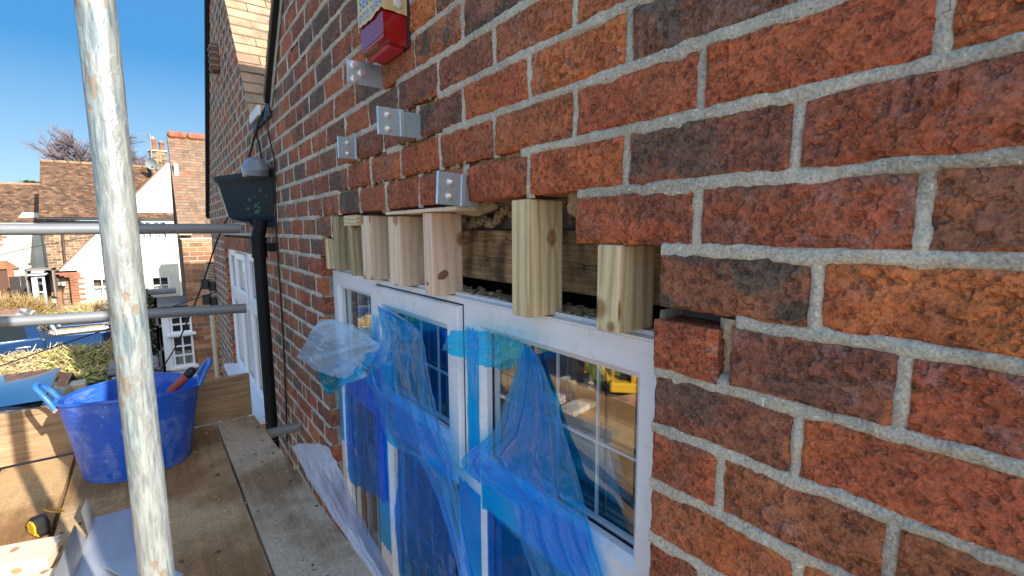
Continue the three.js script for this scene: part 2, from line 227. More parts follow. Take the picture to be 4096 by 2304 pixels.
// one brick: a rough front with worn edges, and sides going back into the wall; soft = how far the arris wears
function brickGeo(x0, x1, y0, y1, seed, A, B, nx, ny, o = {}) {
  const depth = o.depth ?? 0.1, r = rnd(seed), zb = o.z ?? (r() - 0.5) * 0.004, bark = r() < (o.bark ?? 0.35) ? 0.009 : 0.002, tilt = (r() - 0.5) * 0.004, sx = r() * 50, sy = r() * 50, band = r() < 0.55, f = 0.8 + r() * 0.4, ef = r(), top = o.top, w = x1 - x0, h = y1 - y0;
  const fine = nx > 10;
  const P = (u, v) => {
    let x = x0 + w * u, y = y0 + h * v;
    const ex = Math.min(u, 1 - u) * w, ey = Math.min(v, 1 - v) * h, e = Math.min(ex, ey);
    const wob = fine ? 0.0016 : 0.0012;
    if (ey < 0.012) y += (fbm(x * 60 + sx, y * 20 + sy, 1, 3) - 0.5) * wob * 2; if (ex < 0.012) x += (fbm(x * 20 + sx, y * 60 + sy, 2, 3) - 0.5) * wob * 2;
    let z = zb + (u - 0.5) * tilt + (fbm(x * 22 + sx, y * 22 + sy, 3, 4) - 0.5) * 0.006;
    if (fine) { z += (fbm(x * 70 + sx, y * 90 + sy, 4, 4) - 0.5) * 0.004 + (Math.abs(fbm(x * 95 + sx, y * 34 + sy, 5, 3) - 0.5) - 0.12) * bark; const pit = n3(x * 95 + sx, y * 95 + sy, 6); if (pit > 0.78) z -= (pit - 0.78) * 0.012; }
    const er = 0.0035 + 0.004 * n3(x * 60 + sx, y * 60 + sy, 7) + 0.016 * Math.pow(n3(x * 34 + sx, y * 34 + sy, 17), 4); if (e < er) { const q = 1 - e / er; z -= q * q * (0.0045 + 0.004 * n3(x * 80, y * 80 + sy, 8)); }
    if (top) y = Math.min(y, top(x));
    let t = step(0.46, 0.58, fbm(x * 14 * f + sx, y * 17 + sy, 9, 5)); if (band) t = clamp(t * 0.6 + 0.55 * step(0.45, 0.62, n3(x * 26 * f + sx, 3.7, 1)));
    t = lerp(t, t * 0.4, 0.4); const k = 0.8 + 0.45 * fbm(x * 40 + sx, y * 40, 10, 3);
    const c = [0, 1, 2].map((i) => Math.min(1, lerp(A[i], B[i], t) * k * 1.42));
    if (e < 0.006 && n3(x * 30, y * 30 + sx, 11) > 0.55) for (let i = 0; i < 3; i++) c[i] = lerp(c[i], PAL.o[i] * 1.2, 0.6);
    if (ef > 0.45) { const q = step(0.55, 0.68, fbm(x * 24 + sx, y * 30 + sy, 12, 4)) * step(0.42, 0.6, fbm(x * 110, y * 110 + sy, 13, 3)) * (ef - 0.4) * 0.45; for (let i = 0; i < 3; i++) c[i] = lerp(c[i], [0.46, 0.42, 0.42][i], q); }
    return [x, y, z, ...c];
  };
  const ox = r() * 7, oy = r() * 7, uvf = (u, v, p) => [p[0] * 3.3 + ox, p[1] * 3.3 + oy], g = grid(nx, ny, P, uvf), gs = [g];
  const zB = -depth, side = (n, fn) => gs.push(grid(n, 1, (u, v) => { const p = P(...fn(u)); return v ? [p[0], p[1], zB, p[3], p[4], p[5]] : p; }, (u, v, p) => [(p[0] + p[1]) * 3.3 + ox, p[2] * 3.3]));
  side(nx, (u) => [1 - u, 0]); side(nx, (u) => [u, 1]); side(ny, (v) => [0, v]); side(ny, (v) => [1, 1 - v]);
  return mergeGeometries(gs.map((q) => q));
}
const winFar = { x0: -5.10, x1: -3.30, y0: 1.70, y1: 2.925 }, winNear = { x0: JL, x1: JR, y0: 1.7, y1: 2.93 };
// clear spans of a course: list of [a, b] that hold brick
function spans(c) {
  const y = bedY(c + 0.5); let L = [[WX0, WX1]];
  const cut = (a, b) => { L = L.flatMap(([p, q]) => b <= p || a >= q ? [[p, q]] : [[p, a], [b, q]].filter(([m, n]) => n - m > 0.012)); };
  if (c <= -2 && y > winNear.y0) cut(JL, JR);
  if (c === -1) cut(-1.513, 0.058); if (c === 0) cut(-1.371, -0.104);
  if (y > winFar.y0 && y < winFar.y1 + 0.11) cut(winFar.x0, winFar.x1);
  return L;
}
const CUSTOM = { '-1': [0.249], '-2': [0.152, 0.327], '-3': [0.241], '-4': [0.157, 0.33], '-5': [0.25], '-6': [0.14, 0.33], '-7': [0.25], '-8': [0.15] };
function perps(c) {
  const L = [], near = CUSTOM[c], even = ((c % 2) + 2) % 2 === 0;
  for (let n = -7; n < 32; n++) { const x = (even ? 0.110 : 0.2183) - n * PI_; if (near && x > JL - 0.02) continue; L.push(x + (hash(n, c, 5) - 0.5) * 0.005); }
  if (near) { L.push(...near); for (let x = near[near.length - 1] + PI_; x < WX1; x += PI_) L.push(x); }
  if (c <= -2 && bedY(c) > winNear.y0) { const keep = L.filter((x) => x > JL || x < JL - 0.34); keep.push(JL - (even ? 0.21 : 0.105), JL - (even ? 0.42 : 0.32)); return keep.filter((x, i, a) => !a.some((q, j) => j > i && Math.abs(q - x) < 0.07)).sort((a, b) => a - b); }
  return L.sort((a, b) => a - b);
}
const house = thing('brick_house', 'red brick house with tiled gables and a window head opened up for repair', 'house');
const wall = sub('wall', house, 'red brick wall with grey mortar joints');
{
  const list = [];
  for (let c = -37; c < 31; c++) for (const [a, b] of spans(c)) {
    const P = [a, ...perps(c).filter((x) => x > a + 0.02 && x < b - 0.02), b], y0 = bedY(c) + JB / 2, y1 = bedY(c + 1) - JB / 2;
    for (let i = 0; i + 1 < P.length; i++) {
      let x0 = P[i] + (i ? JP / 2 : 0), x1 = P[i + 1] - (i + 2 < P.length ? JP / 2 : 0); const xc = (x0 + x1) / 2;
      if (c === -2 && i && Math.abs(P[i] - 0.152) < 0.01) x0 += 0.006; const loose = c === -2 && x0 < JR + 0.01 && x1 < 0.16 && x0 > JR - 0.01;
      const ry = Math.max(roofY(x0), roofY(xc), roofY(x1)); if (y0 > ry - 0.01 || x1 - x0 < 0.012) continue;
      const d = Math.hypot(xc - EYE.x, y0 - EYE.y, EYE.z);
      // seen size in the photograph: width is foreshortened
      const px = 1888 * (x1 - x0) * EYE.z / (d * d);
      list.push({ c, x0, x1, y0: y0 - (loose ? 0.003 : 0), y1: y1 - (loose ? 0.008 : 0), xc, d, z: loose ? 0.006 : undefined, size: px * 1888 * 0.07 / d * (xc > -6.4 && xc < 0.62 ? 1 : 0.001) * (y1 < 1.9 ? 0.3 : 1), cut: ry < y1 + 0.08 || roofY(x0) < y1 + 0.02 || roofY(x1) < y1 + 0.02 });
    }
  }
  list.sort((p, q) => q.size - p.size);
  const rest = [];
  list.forEach((b, n) => {
    const seed = (b.c + 100) * 977 + Math.round(b.xc * 1000) + 7, r = rnd(seed), [A, B] = brickTone(b.c, b.xc, r);
    const q = b.d < 0.85 ? 3 : b.d < 1.3 ? 2.2 : b.d < 2 ? 1.4 : 0.7, nx = n < 320 ? Math.max(6, Math.round(17 * q * (b.x1 - b.x0) / 0.21)) : 3, ny = n < 320 ? Math.max(4, Math.round(7 * q)) : 2;
    const g = brickGeo(b.x0, b.x1, b.y0, b.y1, seed, A, B, nx, ny, { top: b.cut ? (x) => roofY(x) : null, depth: n < 320 ? 0.1 : 0.03, z: b.z });
    if (n < 300) mesh('brick', g, M.brick, wall); else rest.push(g);
  });
  tag(mesh('brick', rest, M.brickFar, wall), null, null, null, 'stuff');
  // soldier bricks over the far window
  const sg = []; for (let x = winFar.x0; x < winFar.x1 - 0.03; x += 0.076) { const r = rnd(Math.round(x * 999)); sg.push(brickGeo(x, x + 0.066, winFar.y1 + 0.006, winFar.y1 + 0.118, Math.round(x * 777), PAL[kinds[Math.floor(r() * 10)]], PAL.d, 3, 4, { depth: 0.05, z: 0.002 })); }
  tag(mesh('soldier_brick', sg, M.brickFar, wall), null, null, null, 'stuff');
}
{
  // mortar: bed strips and upright strips, raked out where the photograph shows sandy gaps
  const RAKE = [[2, -1.33, -0.245], [3, -1.20, -0.86], [3, -0.77, -0.53], [4, -0.80, -0.55], [1, -1.6, -1.37], [-1, 0.056, 0.168, 4], [0, -1.56, -1.50], [5, -0.86, -0.78]];
  const rk = (k, x) => { let d = 0; for (const [b, p, q, w = 1] of RAKE) if (b === k) d = Math.max(d, w * Math.min(step(p - 0.02, p + 0.01, x), 1 - step(q - 0.02, q, x))); return d; };
  const gs = [], grey = [0.61, 0.57, 0.47], sand = [0.74, 0.54, 0.28];
  const strip = (n, fn, m = 5) => gs.push(grid(n, m, fn, (u, v, p) => [p[0] * 2.6, p[1] * 2.6]));
  const MZ = (x, y, dd, d, far) => { // t: 0 in the middle of the joint, 1 at the hidden edge
    let z = -0.0012 + (fbm(x * 45, y * 45, 3, 3) - 0.5) * (far ? 0.003 : 0.006) + (fbm(x * 150, y * 150, 4, 2) - 0.5) * 0.003; const e = Math.abs(dd) - JB / 2 + 0.001, rg = (dd < 0 ? 0.0065 : 0.003) * Math.max(0, fbm(x * 34, dd < 0 ? 3 : 9, 14, 4) - 0.34) * 2.2; if (e > 0) z -= Math.max(0, e - rg) * 1.1;
    z -= d * (0.020 + (fbm(x * 60, y * 90, 8, 3) - 0.5) * 0.022); return z;
  };
  for (let k = -37; k < 31; k++) {
    const y = bedY(k), A = spans(k - 1), B = spans(k);
    let L = k <= -1 && k > -17 && y > winNear.y0 ? A.map((s) => [...s]) : A.flatMap(([a, b]) => B.map(([p, q]) => [Math.max(a, p), Math.min(b, q)])).filter(([a, b]) => b - a > 0.02);
    if (k === 1) L = [[WX0, -1.371], [-0.10, WX1]]; if (k === 0) L = [[WX0, -1.513], [0.06, WX1]]; if (k === -1) L = [[WX0, JL], [JR, WX1]].flatMap(([a, b]) => y < winFar.y1 + 0.11 && a < winFar.x0 ? [[a, winFar.x0], [winFar.x1, b]] : [[a, b]]);
    for (const [a, b] of L) {
      let s = a; while (s < b - 1e-6) {
        const e = Math.min(b, s + 0.4), near = e > -1.4, st = e > -0.5 ? 0.0035 : near ? 0.006 : e > -2.6 ? 0.012 : 0.05, n = Math.max(2, Math.round((e - s) / st));
        if (roofY((s + e) / 2) > y - 0.15 && e > WX0) strip(n, (u, v) => { const x = s + (e - s) * u, t = v * 2 - 1, dd = t * (JB / 2 + (near ? 0.009 : 0.005)), yy = Math.min(y + dd, roofY(x)), d = rk(k, x); const c = [0, 1, 2].map((i) => lerp(grey[i], sand[i], Math.min(1, d)) * (0.9 + 0.2 * fbm(x * 9, yy * 30, 2, 3)) * 1.3); return [x, yy, MZ(x, yy, dd, d, !near), ...c.map((q) => Math.min(1, q))]; }, near ? 10 : 3);
        s = e;
      }
    }
  }
  for (let c = -37; c < 31; c++) for (const [a, b] of spans(c)) for (const x of perps(c)) {
    if (x < a + 0.02 || x > b - 0.02 || bedY(c) > roofY(x)) continue;
    const near = x > -1.4, d = c === -2 && Math.abs(x - 0.152) < 0.01 ? 0.55 : 0, w = JP / 2 + (near ? 0.006 : 0.004) + (d ? 0.004 : 0);
    strip(near ? 6 : 2, (u, v) => { const t = u * 2 - 1, X = x + t * w, y = Math.min(bedY(c) + GA * v, roofY(x)), k = (0.9 + 0.2 * fbm(X * 9, y * 30, 2, 3)) * 1.3; return [X, y, MZ(X, y, Math.abs(t * w) + JB / 2 - JP / 2, d, !near) - 0.0008, Math.min(1, lerp(grey[0], sand[0], d) * k), Math.min(1, lerp(grey[1], sand[1], d) * k), Math.min(1, lerp(grey[2], sand[2], d) * k)]; }, near ? 18 : 3);
  }
  for (const [x, y0, y1, s] of [[JL, 1.7, bedY(-1), -1], [JR, 1.7, bedY(-1), 1]]) gs.push(grid(6, 160, (u, v) => [x + s * (0.0035 + 0.002 * fbm(v * 90, u * 4, 2, 2)), lerp(y0, y1, v), lerp(-0.004, -0.1, u) - 0.004 * fbm(v * 120, 3, 1, 2), 0.62, 0.58, 0.5], (u, v) => [u * 0.2, v * 3]));
  mesh('mortar', gs, M.mortar, wall);
  // chips of mortar clinging round the raked joints
  const r = rnd(77), ch = [];
  for (const [k, a, b] of RAKE) if (k > 0) for (let i = 0; i < (b - a) * 22; i++) { const x = a + r() * (b - a), y = bedY(k) + (r() < 0.6 ? 0.005 : -0.005) + (r() - 0.5) * 0.004, s = 0.003 + r() * 0.005, g = new THREE.IcosahedronGeometry(s, 0); g.scale(1.4, 0.7, 0.8); g.rotateZ(r() * 3); g.translate(x, y, -0.004 - r() * 0.012); ch.push(setColor(boxUV(g, 3), r() < 0.5 ? grey : sand)); }
  tag(mesh('mortar_crumb', ch, M.mortar, wall), null, null, null, 'stuff');
}
{
  // the solid wall behind the facing bricks, with the two openings left clear
  const zb = -0.26, z1 = -0.03, C = [];
  const hole = [rectP(winFar.x0 - 0.003, winFar.x1 + 0.003, winFar.y0 - 0.003, winFar.y1 + 0.003), [[JL - 0.004, winNear.y0], [JR + 0.004, winNear.y0], [JR + 0.004, bedY(0) + 0.002], [-0.1, bedY(0) + 0.002], [-0.1, bedY(1) + 0.003], [-1.375, bedY(1) + 0.003], [-1.375, bedY(0)], [-1.517, bedY(0)], [-1.517, bedY(-1)], [JL - 0.004, bedY(-1)]]];
  const g = extrude([[WX0 + 0.01, 0], [WX1 - 0.01, 0], ...ROOFLINE.slice().reverse().map(([x, y]) => [clamp(x, WX0 + 0.01, WX1 - 0.01), y - 0.02])], 0.05, { holes: hole }); g.translate(0, 0, -0.08 - 0.03 + 0.005); C.push(g);
  mesh('wall_core', C, M.core, wall);
  const soff = []; // undersides of the bricks over the opening, rough and sandy
  soff.push(grid(160, 12, (u, v) => { const x = -1.371 + 1.267 * u; return [x, bedY(1) + 0.0085 - Math.pow(v, 2) * 0.012 * fbm(x * 12, v * 3, 2, 3) + (fbm(x * 60, v * 9, 5, 3) - 0.5) * 0.006, -0.012 - v * 0.13, 0.62, 0.47, 0.27]; }, (u, v) => [u * 4, v * 0.5]));
  const lump = (x, y, z, s, a) => { const q = new THREE.IcosahedronGeometry(s, 3), p = q.attributes.position; for (let i = 0; i < p.count; i++) { const k = 0.5 + 1.0 * fbm(p.getX(i) / s * 1.6 + x * 9, p.getY(i) / s * 1.6, p.getZ(i) / s * 1.6, 4); p.setXYZ(i, p.getX(i) * k * a, p.getY(i) * k, p.getZ(i) * k); } q.translate(x, y, z); q.computeVertexNormals(); return setColor(boxUV(q, 3), [0.52, 0.39, 0.24]); };
  const r = rnd(5); for (let i = 0; i < 46; i++) { const x = -0.70 + r() * 0.58; soff.push(lump(x, bedY(1) - 0.006 - Math.pow(r(), 1.6) * 0.040, -0.122 - r() * 0.014, 0.005 + r() * 0.010, 0.8 + r() * 0.9)); }
  soff.push(lump(-0.135, bedY(1) - 0.004, -0.06, 0.03, 1.3), lump(-0.16, bedY(1) - 0.012, -0.1, 0.03, 1.2), lump(-0.12, bedY(1) - 0.02, -0.09, 0.024, 0.8), lump(-0.5, bedY(1) - 0.003, -0.06, 0.02, 4), lump(-1.55, bedY(-1) + 0.004, -0.03, 0.018, 2), lump(-1.46, bedY(0) + 0.004, -0.04, 0.02, 2), lump(-0.92, bedY(1) + 0.003, -0.02, 0.012, 2.4));
  mesh('mortar_dropping', soff, M.mortar, wall);
}
{
  // room behind the window, closed so that light enters by the panes only
  const room = sub('room', house);
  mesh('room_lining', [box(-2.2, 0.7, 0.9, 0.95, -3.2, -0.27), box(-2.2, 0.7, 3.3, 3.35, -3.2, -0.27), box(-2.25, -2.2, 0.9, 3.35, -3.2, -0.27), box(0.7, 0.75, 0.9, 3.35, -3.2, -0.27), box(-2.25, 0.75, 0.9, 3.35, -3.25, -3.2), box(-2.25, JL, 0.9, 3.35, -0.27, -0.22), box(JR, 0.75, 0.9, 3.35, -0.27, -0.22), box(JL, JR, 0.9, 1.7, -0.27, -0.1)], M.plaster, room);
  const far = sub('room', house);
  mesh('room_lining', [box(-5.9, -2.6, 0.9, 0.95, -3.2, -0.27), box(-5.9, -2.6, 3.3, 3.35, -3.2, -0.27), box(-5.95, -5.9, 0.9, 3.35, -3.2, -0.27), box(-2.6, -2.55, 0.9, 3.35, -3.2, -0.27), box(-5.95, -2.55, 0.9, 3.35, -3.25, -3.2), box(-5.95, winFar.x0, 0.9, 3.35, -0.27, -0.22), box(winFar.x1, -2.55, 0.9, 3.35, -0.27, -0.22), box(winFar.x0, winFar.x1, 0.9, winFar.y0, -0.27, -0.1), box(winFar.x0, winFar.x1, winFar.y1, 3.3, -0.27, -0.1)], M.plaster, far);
  const beam = wood(box(-1.75, 0.3, 2.972, 3.098, -0.235, -0.118, 0.006), 3, 0, 0, true); { const p = beam.attributes.position; for (let i = 0; i < p.count; i++) p.setZ(i, p.getZ(i) + (fbm(p.getX(i) * 14, p.getY(i) * 40, 2, 3) - 0.5) * 0.004); }
  mesh('old_lintel', beam, M.oldBeam, house, 'weathered brown timber lintel exposed in the open window head');
  mesh('lintel_backing', box(-1.75, 0.3, 3.10, 3.3, -0.26, -0.15), M.core, house);
}
function wood(g, s = 5, ox = 0, oy = 0, swap = false) { const q = boxUV(g, s, ox, oy); if (swap) { const u = q.attributes.uv; for (let i = 0; i < u.count; i++) { const a = u.getX(i); u.setXY(i, u.getY(i), a); } } return q; }

{ const g = grid(200, 14, (u, v) => { const x = lerp(JL + 0.01, JR - 0.005, u), z = lerp(-0.075, -0.118, v), k = fbm(x * 22, z * 60, 3, 4); return [x, 2.9365 + 0.016 * v * k + (v < 0.1 ? -0.004 : 0) + 0.004 * fbm(x * 90, z * 120, 5, 3) - (k < 0.36 ? 0.008 : 0), z + 0.01 * (fbm(x * 30, 2, 1, 3) - 0.5), 0.40 * (0.6 + k), 0.29 * (0.6 + k), 0.18 * (0.6 + k)]; }, (u, v) => [u * 4, v * 0.2]); mesh('dirt', g, M.mortar, house); }
// ---------- windows ----------
// splits: x of the two mullions; the middle upper light is a casement standing proud
function windowUnit(label, x0, x1, y0, y1, zf, m1, m2, yt, film) {
  const w = sub('window', house, label), P = [[0, zf - 0.07], [0, zf], [0.052, zf], [0.066, zf - 0.014], [0.066, zf - 0.03]], q = film ? M.upvc : M.upvcFar;
  const lights = [[x0, m1, yt, y1, 0], [m1, m2, yt, y1, 1], [m2, x1, yt, y1, 0], [x0, m1, y0, yt, 0], [m1, m2, y0, yt, 0], [m2, x1, y0, yt, 0]];
  mesh('frame', lights.map(([a, b, c, d]) => ring(a + 0.0005, b - 0.0005, c + 0.0005, d - 0.0005, P)).concat([box(x0, x1, y1, y1 + 0.004, zf - 0.07, zf)]), q, w);
  for (const [a, b, c, d, s] of lights) {
    const l = sub('light', w); let A = a + 0.066, B = b - 0.066, C = c + 0.066, D = d - 0.066, z = zf - 0.03;
    if (s) { mesh('casement', ring(a + 0.014, b - 0.014, c + 0.014, d - 0.014, [[0, zf], [0.001, zf + 0.013], [0.004, zf + 0.016], [0.052, zf + 0.016], [0.07, zf + 0.003], [0.07, zf - 0.02]]), q, l); A = a + 0.084; B = b - 0.084; C = c + 0.084; D = d - 0.084; z = zf - 0.012; mesh('seal', ring(a + 0.010, b - 0.010, c + 0.010, d - 0.010, [[0, zf + 0.001], [0.006, zf + 0.001]]), M.seal, l); }
    mesh('gasket', ring(A - 0.001, B + 0.001, C - 0.001, D + 0.001, [[0, z + 0.0015], [0.004, z + 0.0015]]), M.seal, l);
    mesh('pane', grid(1, 1, (u, v) => [lerp(A, B, u), lerp(C, D, v), z]), M.glass, l); mesh('pane', grid(1, 1, (u, v) => [lerp(A, B, u), lerp(C, D, v), z - 0.022]), M.glass, l);
    mesh('spacer', ring(A, B, C, D, [[0.004, z - 0.004], [0.006, z - 0.018]]), M.white, l);
    const n = Math.max(2, Math.round((B - A) / 0.117));
    for (let i = 1; i < n; i++) { const x = lerp(A, B, i / n); mesh('glazing_bar', box(x - 0.0024, x + 0.0024, C, D, z - 0.013, z - 0.008), film ? M.barGrey : q, l); }
    mesh('glazing_bar', box(A, B, (C + D) / 2 - 0.0024, (C + D) / 2 + 0.0024, z - 0.0135, z - 0.0075), film ? M.barGrey : q, l);
  }
  return w;
}
const ZF = -0.045;
windowUnit('white three light window below the opened head', JL + 0.004, JR - 0.004, 1.7, 2.93, ZF, -1.105, -0.517, 2.487, true);
mesh('frame_track', [box(JL + 0.02, JR - 0.02, 2.9345, 2.942, -0.066, -0.062), box(JL + 0.02, JR - 0.02, 2.9345, 2.941, -0.083, -0.079), box(JL + 0.02, JR - 0.02, 2.9345, 2.943, -0.1145, -0.108)], M.upvc, house);
windowUnit('white three light window with projecting sill on the wall beyond the downpipe', winFar.x0 + 0.003, winFar.x1 - 0.003, 1.74, winFar.y1 - 0.003, -0.03, -4.5, -3.9, 2.5, false);
mesh('sill', [box(winFar.x0 - 0.04, winFar.x1 + 0.03, 1.702, 1.737, -0.1, 0.085, 0.006)], M.upvcFar, house);
mesh('sill', [box(JL + 0.01, JR - 0.01, 1.66, 1.698, -0.11, 0.03, 0.006)], M.upvc, house);

// ---------- roof ----------
function tiles(parent, m, O, U, Vv, w, len, o = {}) { // O: lower corner, U: along the eaves, Vv: up the slope
  const ga = o.gauge ?? 0.105, tw = o.tw ?? 0.166, N = new THREE.Vector3().crossVectors(V3(U), V3(Vv)), rest = [], r = rnd(o.seed ?? 3), all = [], pal = o.pal ?? [[0.36, 0.22, 0.14]];
  const X = V3(U), Y = V3(Vv), b = new THREE.Matrix4();
  for (let j = 0; j * ga < len; j++) for (let i = -1; i * tw < w; i++) {
    let a = i * tw + (j % 2 ? tw / 2 : 0) + (r() - 0.5) * 0.004, e = a + tw - 0.003; if (o.mask && !o.mask((a + e) / 2, j * ga + ga / 2)) { r(); r(); continue; }
    a = Math.max(0, a); e = Math.min(w, e); if (e - a < 0.02) continue;
    const L = Math.min(ga * 1.35, len - j * ga + 0.02), g = new THREE.BoxGeometry(e - a, L, 0.017); g.rotateX(-0.10); g.translate((a + e) / 2, j * ga + L / 2 + (r() - 0.5) * 0.006, 0.014 + (r() - 0.5) * 0.003); g.rotateZ(0);
    b.makeBasis(X, Y, N); b.setPosition(...O); g.applyMatrix4(b); const c = pal[Math.floor(r() * pal.length)], k = 1 + (r() - 0.5) * (o.kv ?? 0.5); all.push(setColor(boxUV(g, 2, r(), r()), c.map((q) => Math.min(1, q * k))));
  }
  const single = o.single ?? 0, key = o.key ?? ((i) => i);
  all.forEach((g, i) => { if (key(i) < single) mesh('tile', g, m, parent); else rest.push(g); });
  if (rest.length) tag(mesh('tile', rest, m, parent), null, null, null, 'stuff');
}
{
  const roof = sub('roof', house, 'brown tiled roofs of two gables meeting in a box gutter'), tan = [[0.46, 0.33, 0.20], [0.44, 0.30, 0.19], [0.50, 0.36, 0.23], [0.42, 0.27, 0.17]];
  // far gable, slope that faces the camera: falls from the ridge to the gutter
  const slope = (xl, yl, xh, yh, name, single) => { const dx = xh - xl, dy = yh - yl, L = Math.hypot(dx, dy), Vv = [dx / L, dy / L, 0], U = dx < 0 ? [0, 0, -1] : [0, 0, 1], O = dx < 0 ? [xl, yl, 0.03] : [xl, yl, -6];
    tiles(roof, M.tile, O, U, Vv, 6.03, L + 0.02, { gauge: 0.094, tw: 0.27, kv: 0.18, pal: tan, seed: 5, single: single }); mesh('roof_deck', grid(1, 1, (u, v) => [lerp(xl, xh, v), lerp(yl, yh, v) - 0.012, lerp(0.02, -6, u)]), M.core, roof); };
  slope(-2.885, 3.79, -4.268, 5.62, 'a', 0); slope(-2.40, 3.79, -0.78, 5.41, 'b', 0); slope(-6.55, 3.26, -4.268, 5.62, 'c', 0); slope(0.62, 3.66, -0.78, 5.41, 'd', 0);
  slope(0.62, 3.66, 1.05, 4.08, 'e', 0); slope(1.42, 3.42, 1.05, 4.08, 'f', 0);  // slopes of the unseen gable added to shade the rails and deck
  mesh('box_gutter', [box(-2.9, -2.38, 3.70, 3.765, -6, 0.012)], M.black, roof); mesh('gutter_lip', box(-2.90, -2.60, 3.745, 3.80, 0.012, 0.028, 0.003), M.white, roof);
  const barge = (a, b, w, d, m, n) => { const L = Math.hypot(b[0] - a[0], b[1] - a[1]), g = box(0, L, -w, 0.012, 0, d); g.rotateZ(Math.atan2(b[1] - a[1], b[0] - a[0])); g.translate(a[0], a[1], 0.003); return mesh(n, boxUV(g), m, roof); };
  barge([-6.50, 3.30], [-4.268, 5.63], 0.05, 0.03, M.black, 'verge'); barge([-2.43, 3.79], [-0.78, 5.425], 0.03, 0.022, M.black, 'verge'); barge([-4.268, 5.625], [-2.89, 3.80], 0.02, 0.012, M.black, 'verge'); barge([-0.78, 5.42], [0.62, 3.67], 0.05, 0.05, M.blackIron, 'verge');
  const mv = grid(60, 3, (u, v) => [lerp(-2.36, -1.3, u), lerp(3.77, 4.82, u) - 0.02 - v * (0.02 + 0.018 * fbm(u * 30, 1, 2, 3)), 0.008 - v * 0.004 + 0.004 * fbm(u * 40, v * 4, 1, 2), 0.62, 0.58, 0.46], (u, v) => [u * 4, v * 0.1]); mesh('verge_pointing', mv, M.mortar, roof);
  // body of the house: side walls and back
  mesh('side_wall', [box(WX0 + 0.02, WX0 + 0.1, 0, 3.3, -6, -0.09), box(WX1 - 0.1, WX1 - 0.02, 0, 3.3, -6, -0.09), box(WX0 + 0.02, WX1 - 0.02, 0, 5.2, -6.1, -6)], M.brickFar ? std([0.25, 0.09, 0.05], 0.9) : null, house);
}

const cr2 = (p, t) => { const n = p.length - 1, x = clamp(t) * n, i = Math.min(n - 1, Math.floor(x)), f = x - i; return [0, 1, 2].map((k) => lerp(p[i][k], p[i + 1][k], f)); };
// ---------- timber props in the opened window head ----------
function prop(label, x, wd, y0, y1, dep, m, o = {}) {
  const t = thing('timber_prop', label, 'timber prop', [x, y0, o.z ?? 0.004], o.turn ?? 0, o.group), h = y1 - y0, r = rnd(Math.round((x + 9) * 1000)), g = wood(box(0, wd, 0, h, -dep, 0, 0.0035), 2.6, r() * 5, r() * 5);
  const p = g.attributes.position; for (let i = 0; i < p.count; i++) { p.setX(i, p.getX(i) + (fbm(p.getY(i) * 9, p.getZ(i) * 20, x * 9, 3) - 0.5) * 0.0012 + (o.lean ?? 0) * p.getY(i)); p.setZ(i, p.getZ(i) + (o.leanZ ?? 0) * p.getY(i)); }
  mesh('post', g, m, t); for (const [f, ky, kz, s] of o.knots ?? []) { const d = new THREE.CircleGeometry(s, 26), p2 = d.attributes.position; for (let i = 0; i < p2.count; i++) { const k = 0.8 + 0.4 * n3(p2.getX(i) / s * 1.5 + 7, p2.getY(i) / s * 1.5, x * 9); p2.setXY(i, p2.getX(i) * k * 1.5, p2.getY(i) * k); } if (f === 's') { d.rotateZ(0.5); d.rotateY(Math.PI / 2); d.translate(wd + 0.0009, ky, kz); } else d.translate(kz, ky, 0.0009); mesh('knot', boxUV(d, 20), std([0.30, 0.145, 0.075], 0.7, { map: T.soft }), t); } return t;
}
const G1 = 'timber props standing on the window head';
prop('short greenish timber prop at the right end of the head', -0.05, 0.044, 2.944, 3.076, 0.085, M.treated, { group: G1 });
prop('tall greenish timber prop with bold upright grain, second from right', -0.268, 0.052, 2.937, 3.1535, 0.085, M.treated, { group: G1 });
prop('pinkish pine prop with a large brown knot at its foot', -0.637, 0.044, 2.936, 3.141, 0.088, M.pinePink, { group: G1, knots: [['s', 0.052, -0.03, 0.011], ['f', 0.03, 0.020, 0.004]] });
prop('pale pine prop beside the knotty prop, third from right bracket side', -0.86, 0.062, 2.94, 3.138, 0.085, M.pine, { group: G1, turn: 0.10 }).userData.label = 'pale pine prop directly left of the knotty pinkish prop';
prop('pale pine prop directly right of the leaning dark timber', -1.083, 0.058, 2.94, 3.145, 0.085, M.pine, { group: G1, turn: 0.08 });
prop('thin dark leaning timber prop under a short packing block', -1.205, 0.034, 2.943, 3.114, 0.085, M.treatedDark, { group: G1, lean: -0.09 });
prop('wide dark greenish timber prop, third from the left end', -1.393, 0.038, 2.948, 3.151, 0.09, M.treatedDark, { group: G1 }).userData.label = 'tall dark greenish timber prop beside the left end prop';
prop('short yellowish timber prop at the left end of the head', -1.503, 0.034, 2.947, 3.068, 0.085, M.treated, { group: G1 });
{
  const p = thing('packing_block', 'short greenish packing block wedged on top of the leaning prop', 'packing block', [-1.26, 3.1145, 0.004]);
  mesh('block', wood(box(0, 0.125, 0, 0.036, -0.08, 0.0, 0.003), 4, 1, 2, true), M.treated, p);
  const q = thing('timber_lath', 'splintered pale lath poking out above the pine props', 'lath', [-0.80, 3.1425, 0.0]);
  const g = wood(box(-0.05, 0.34, 0, 0.0085, -0.05, 0.010, 0.001), 5, 0, 0, true), a = g.attributes.position; for (let i = 0; i < a.count; i++) if (a.getX(i) < -0.02) a.setX(i, a.getX(i) - 0.03 * fbm(a.getZ(i) * 200, 1, 2, 2)); mesh('strip', g, M.pine, q);
}
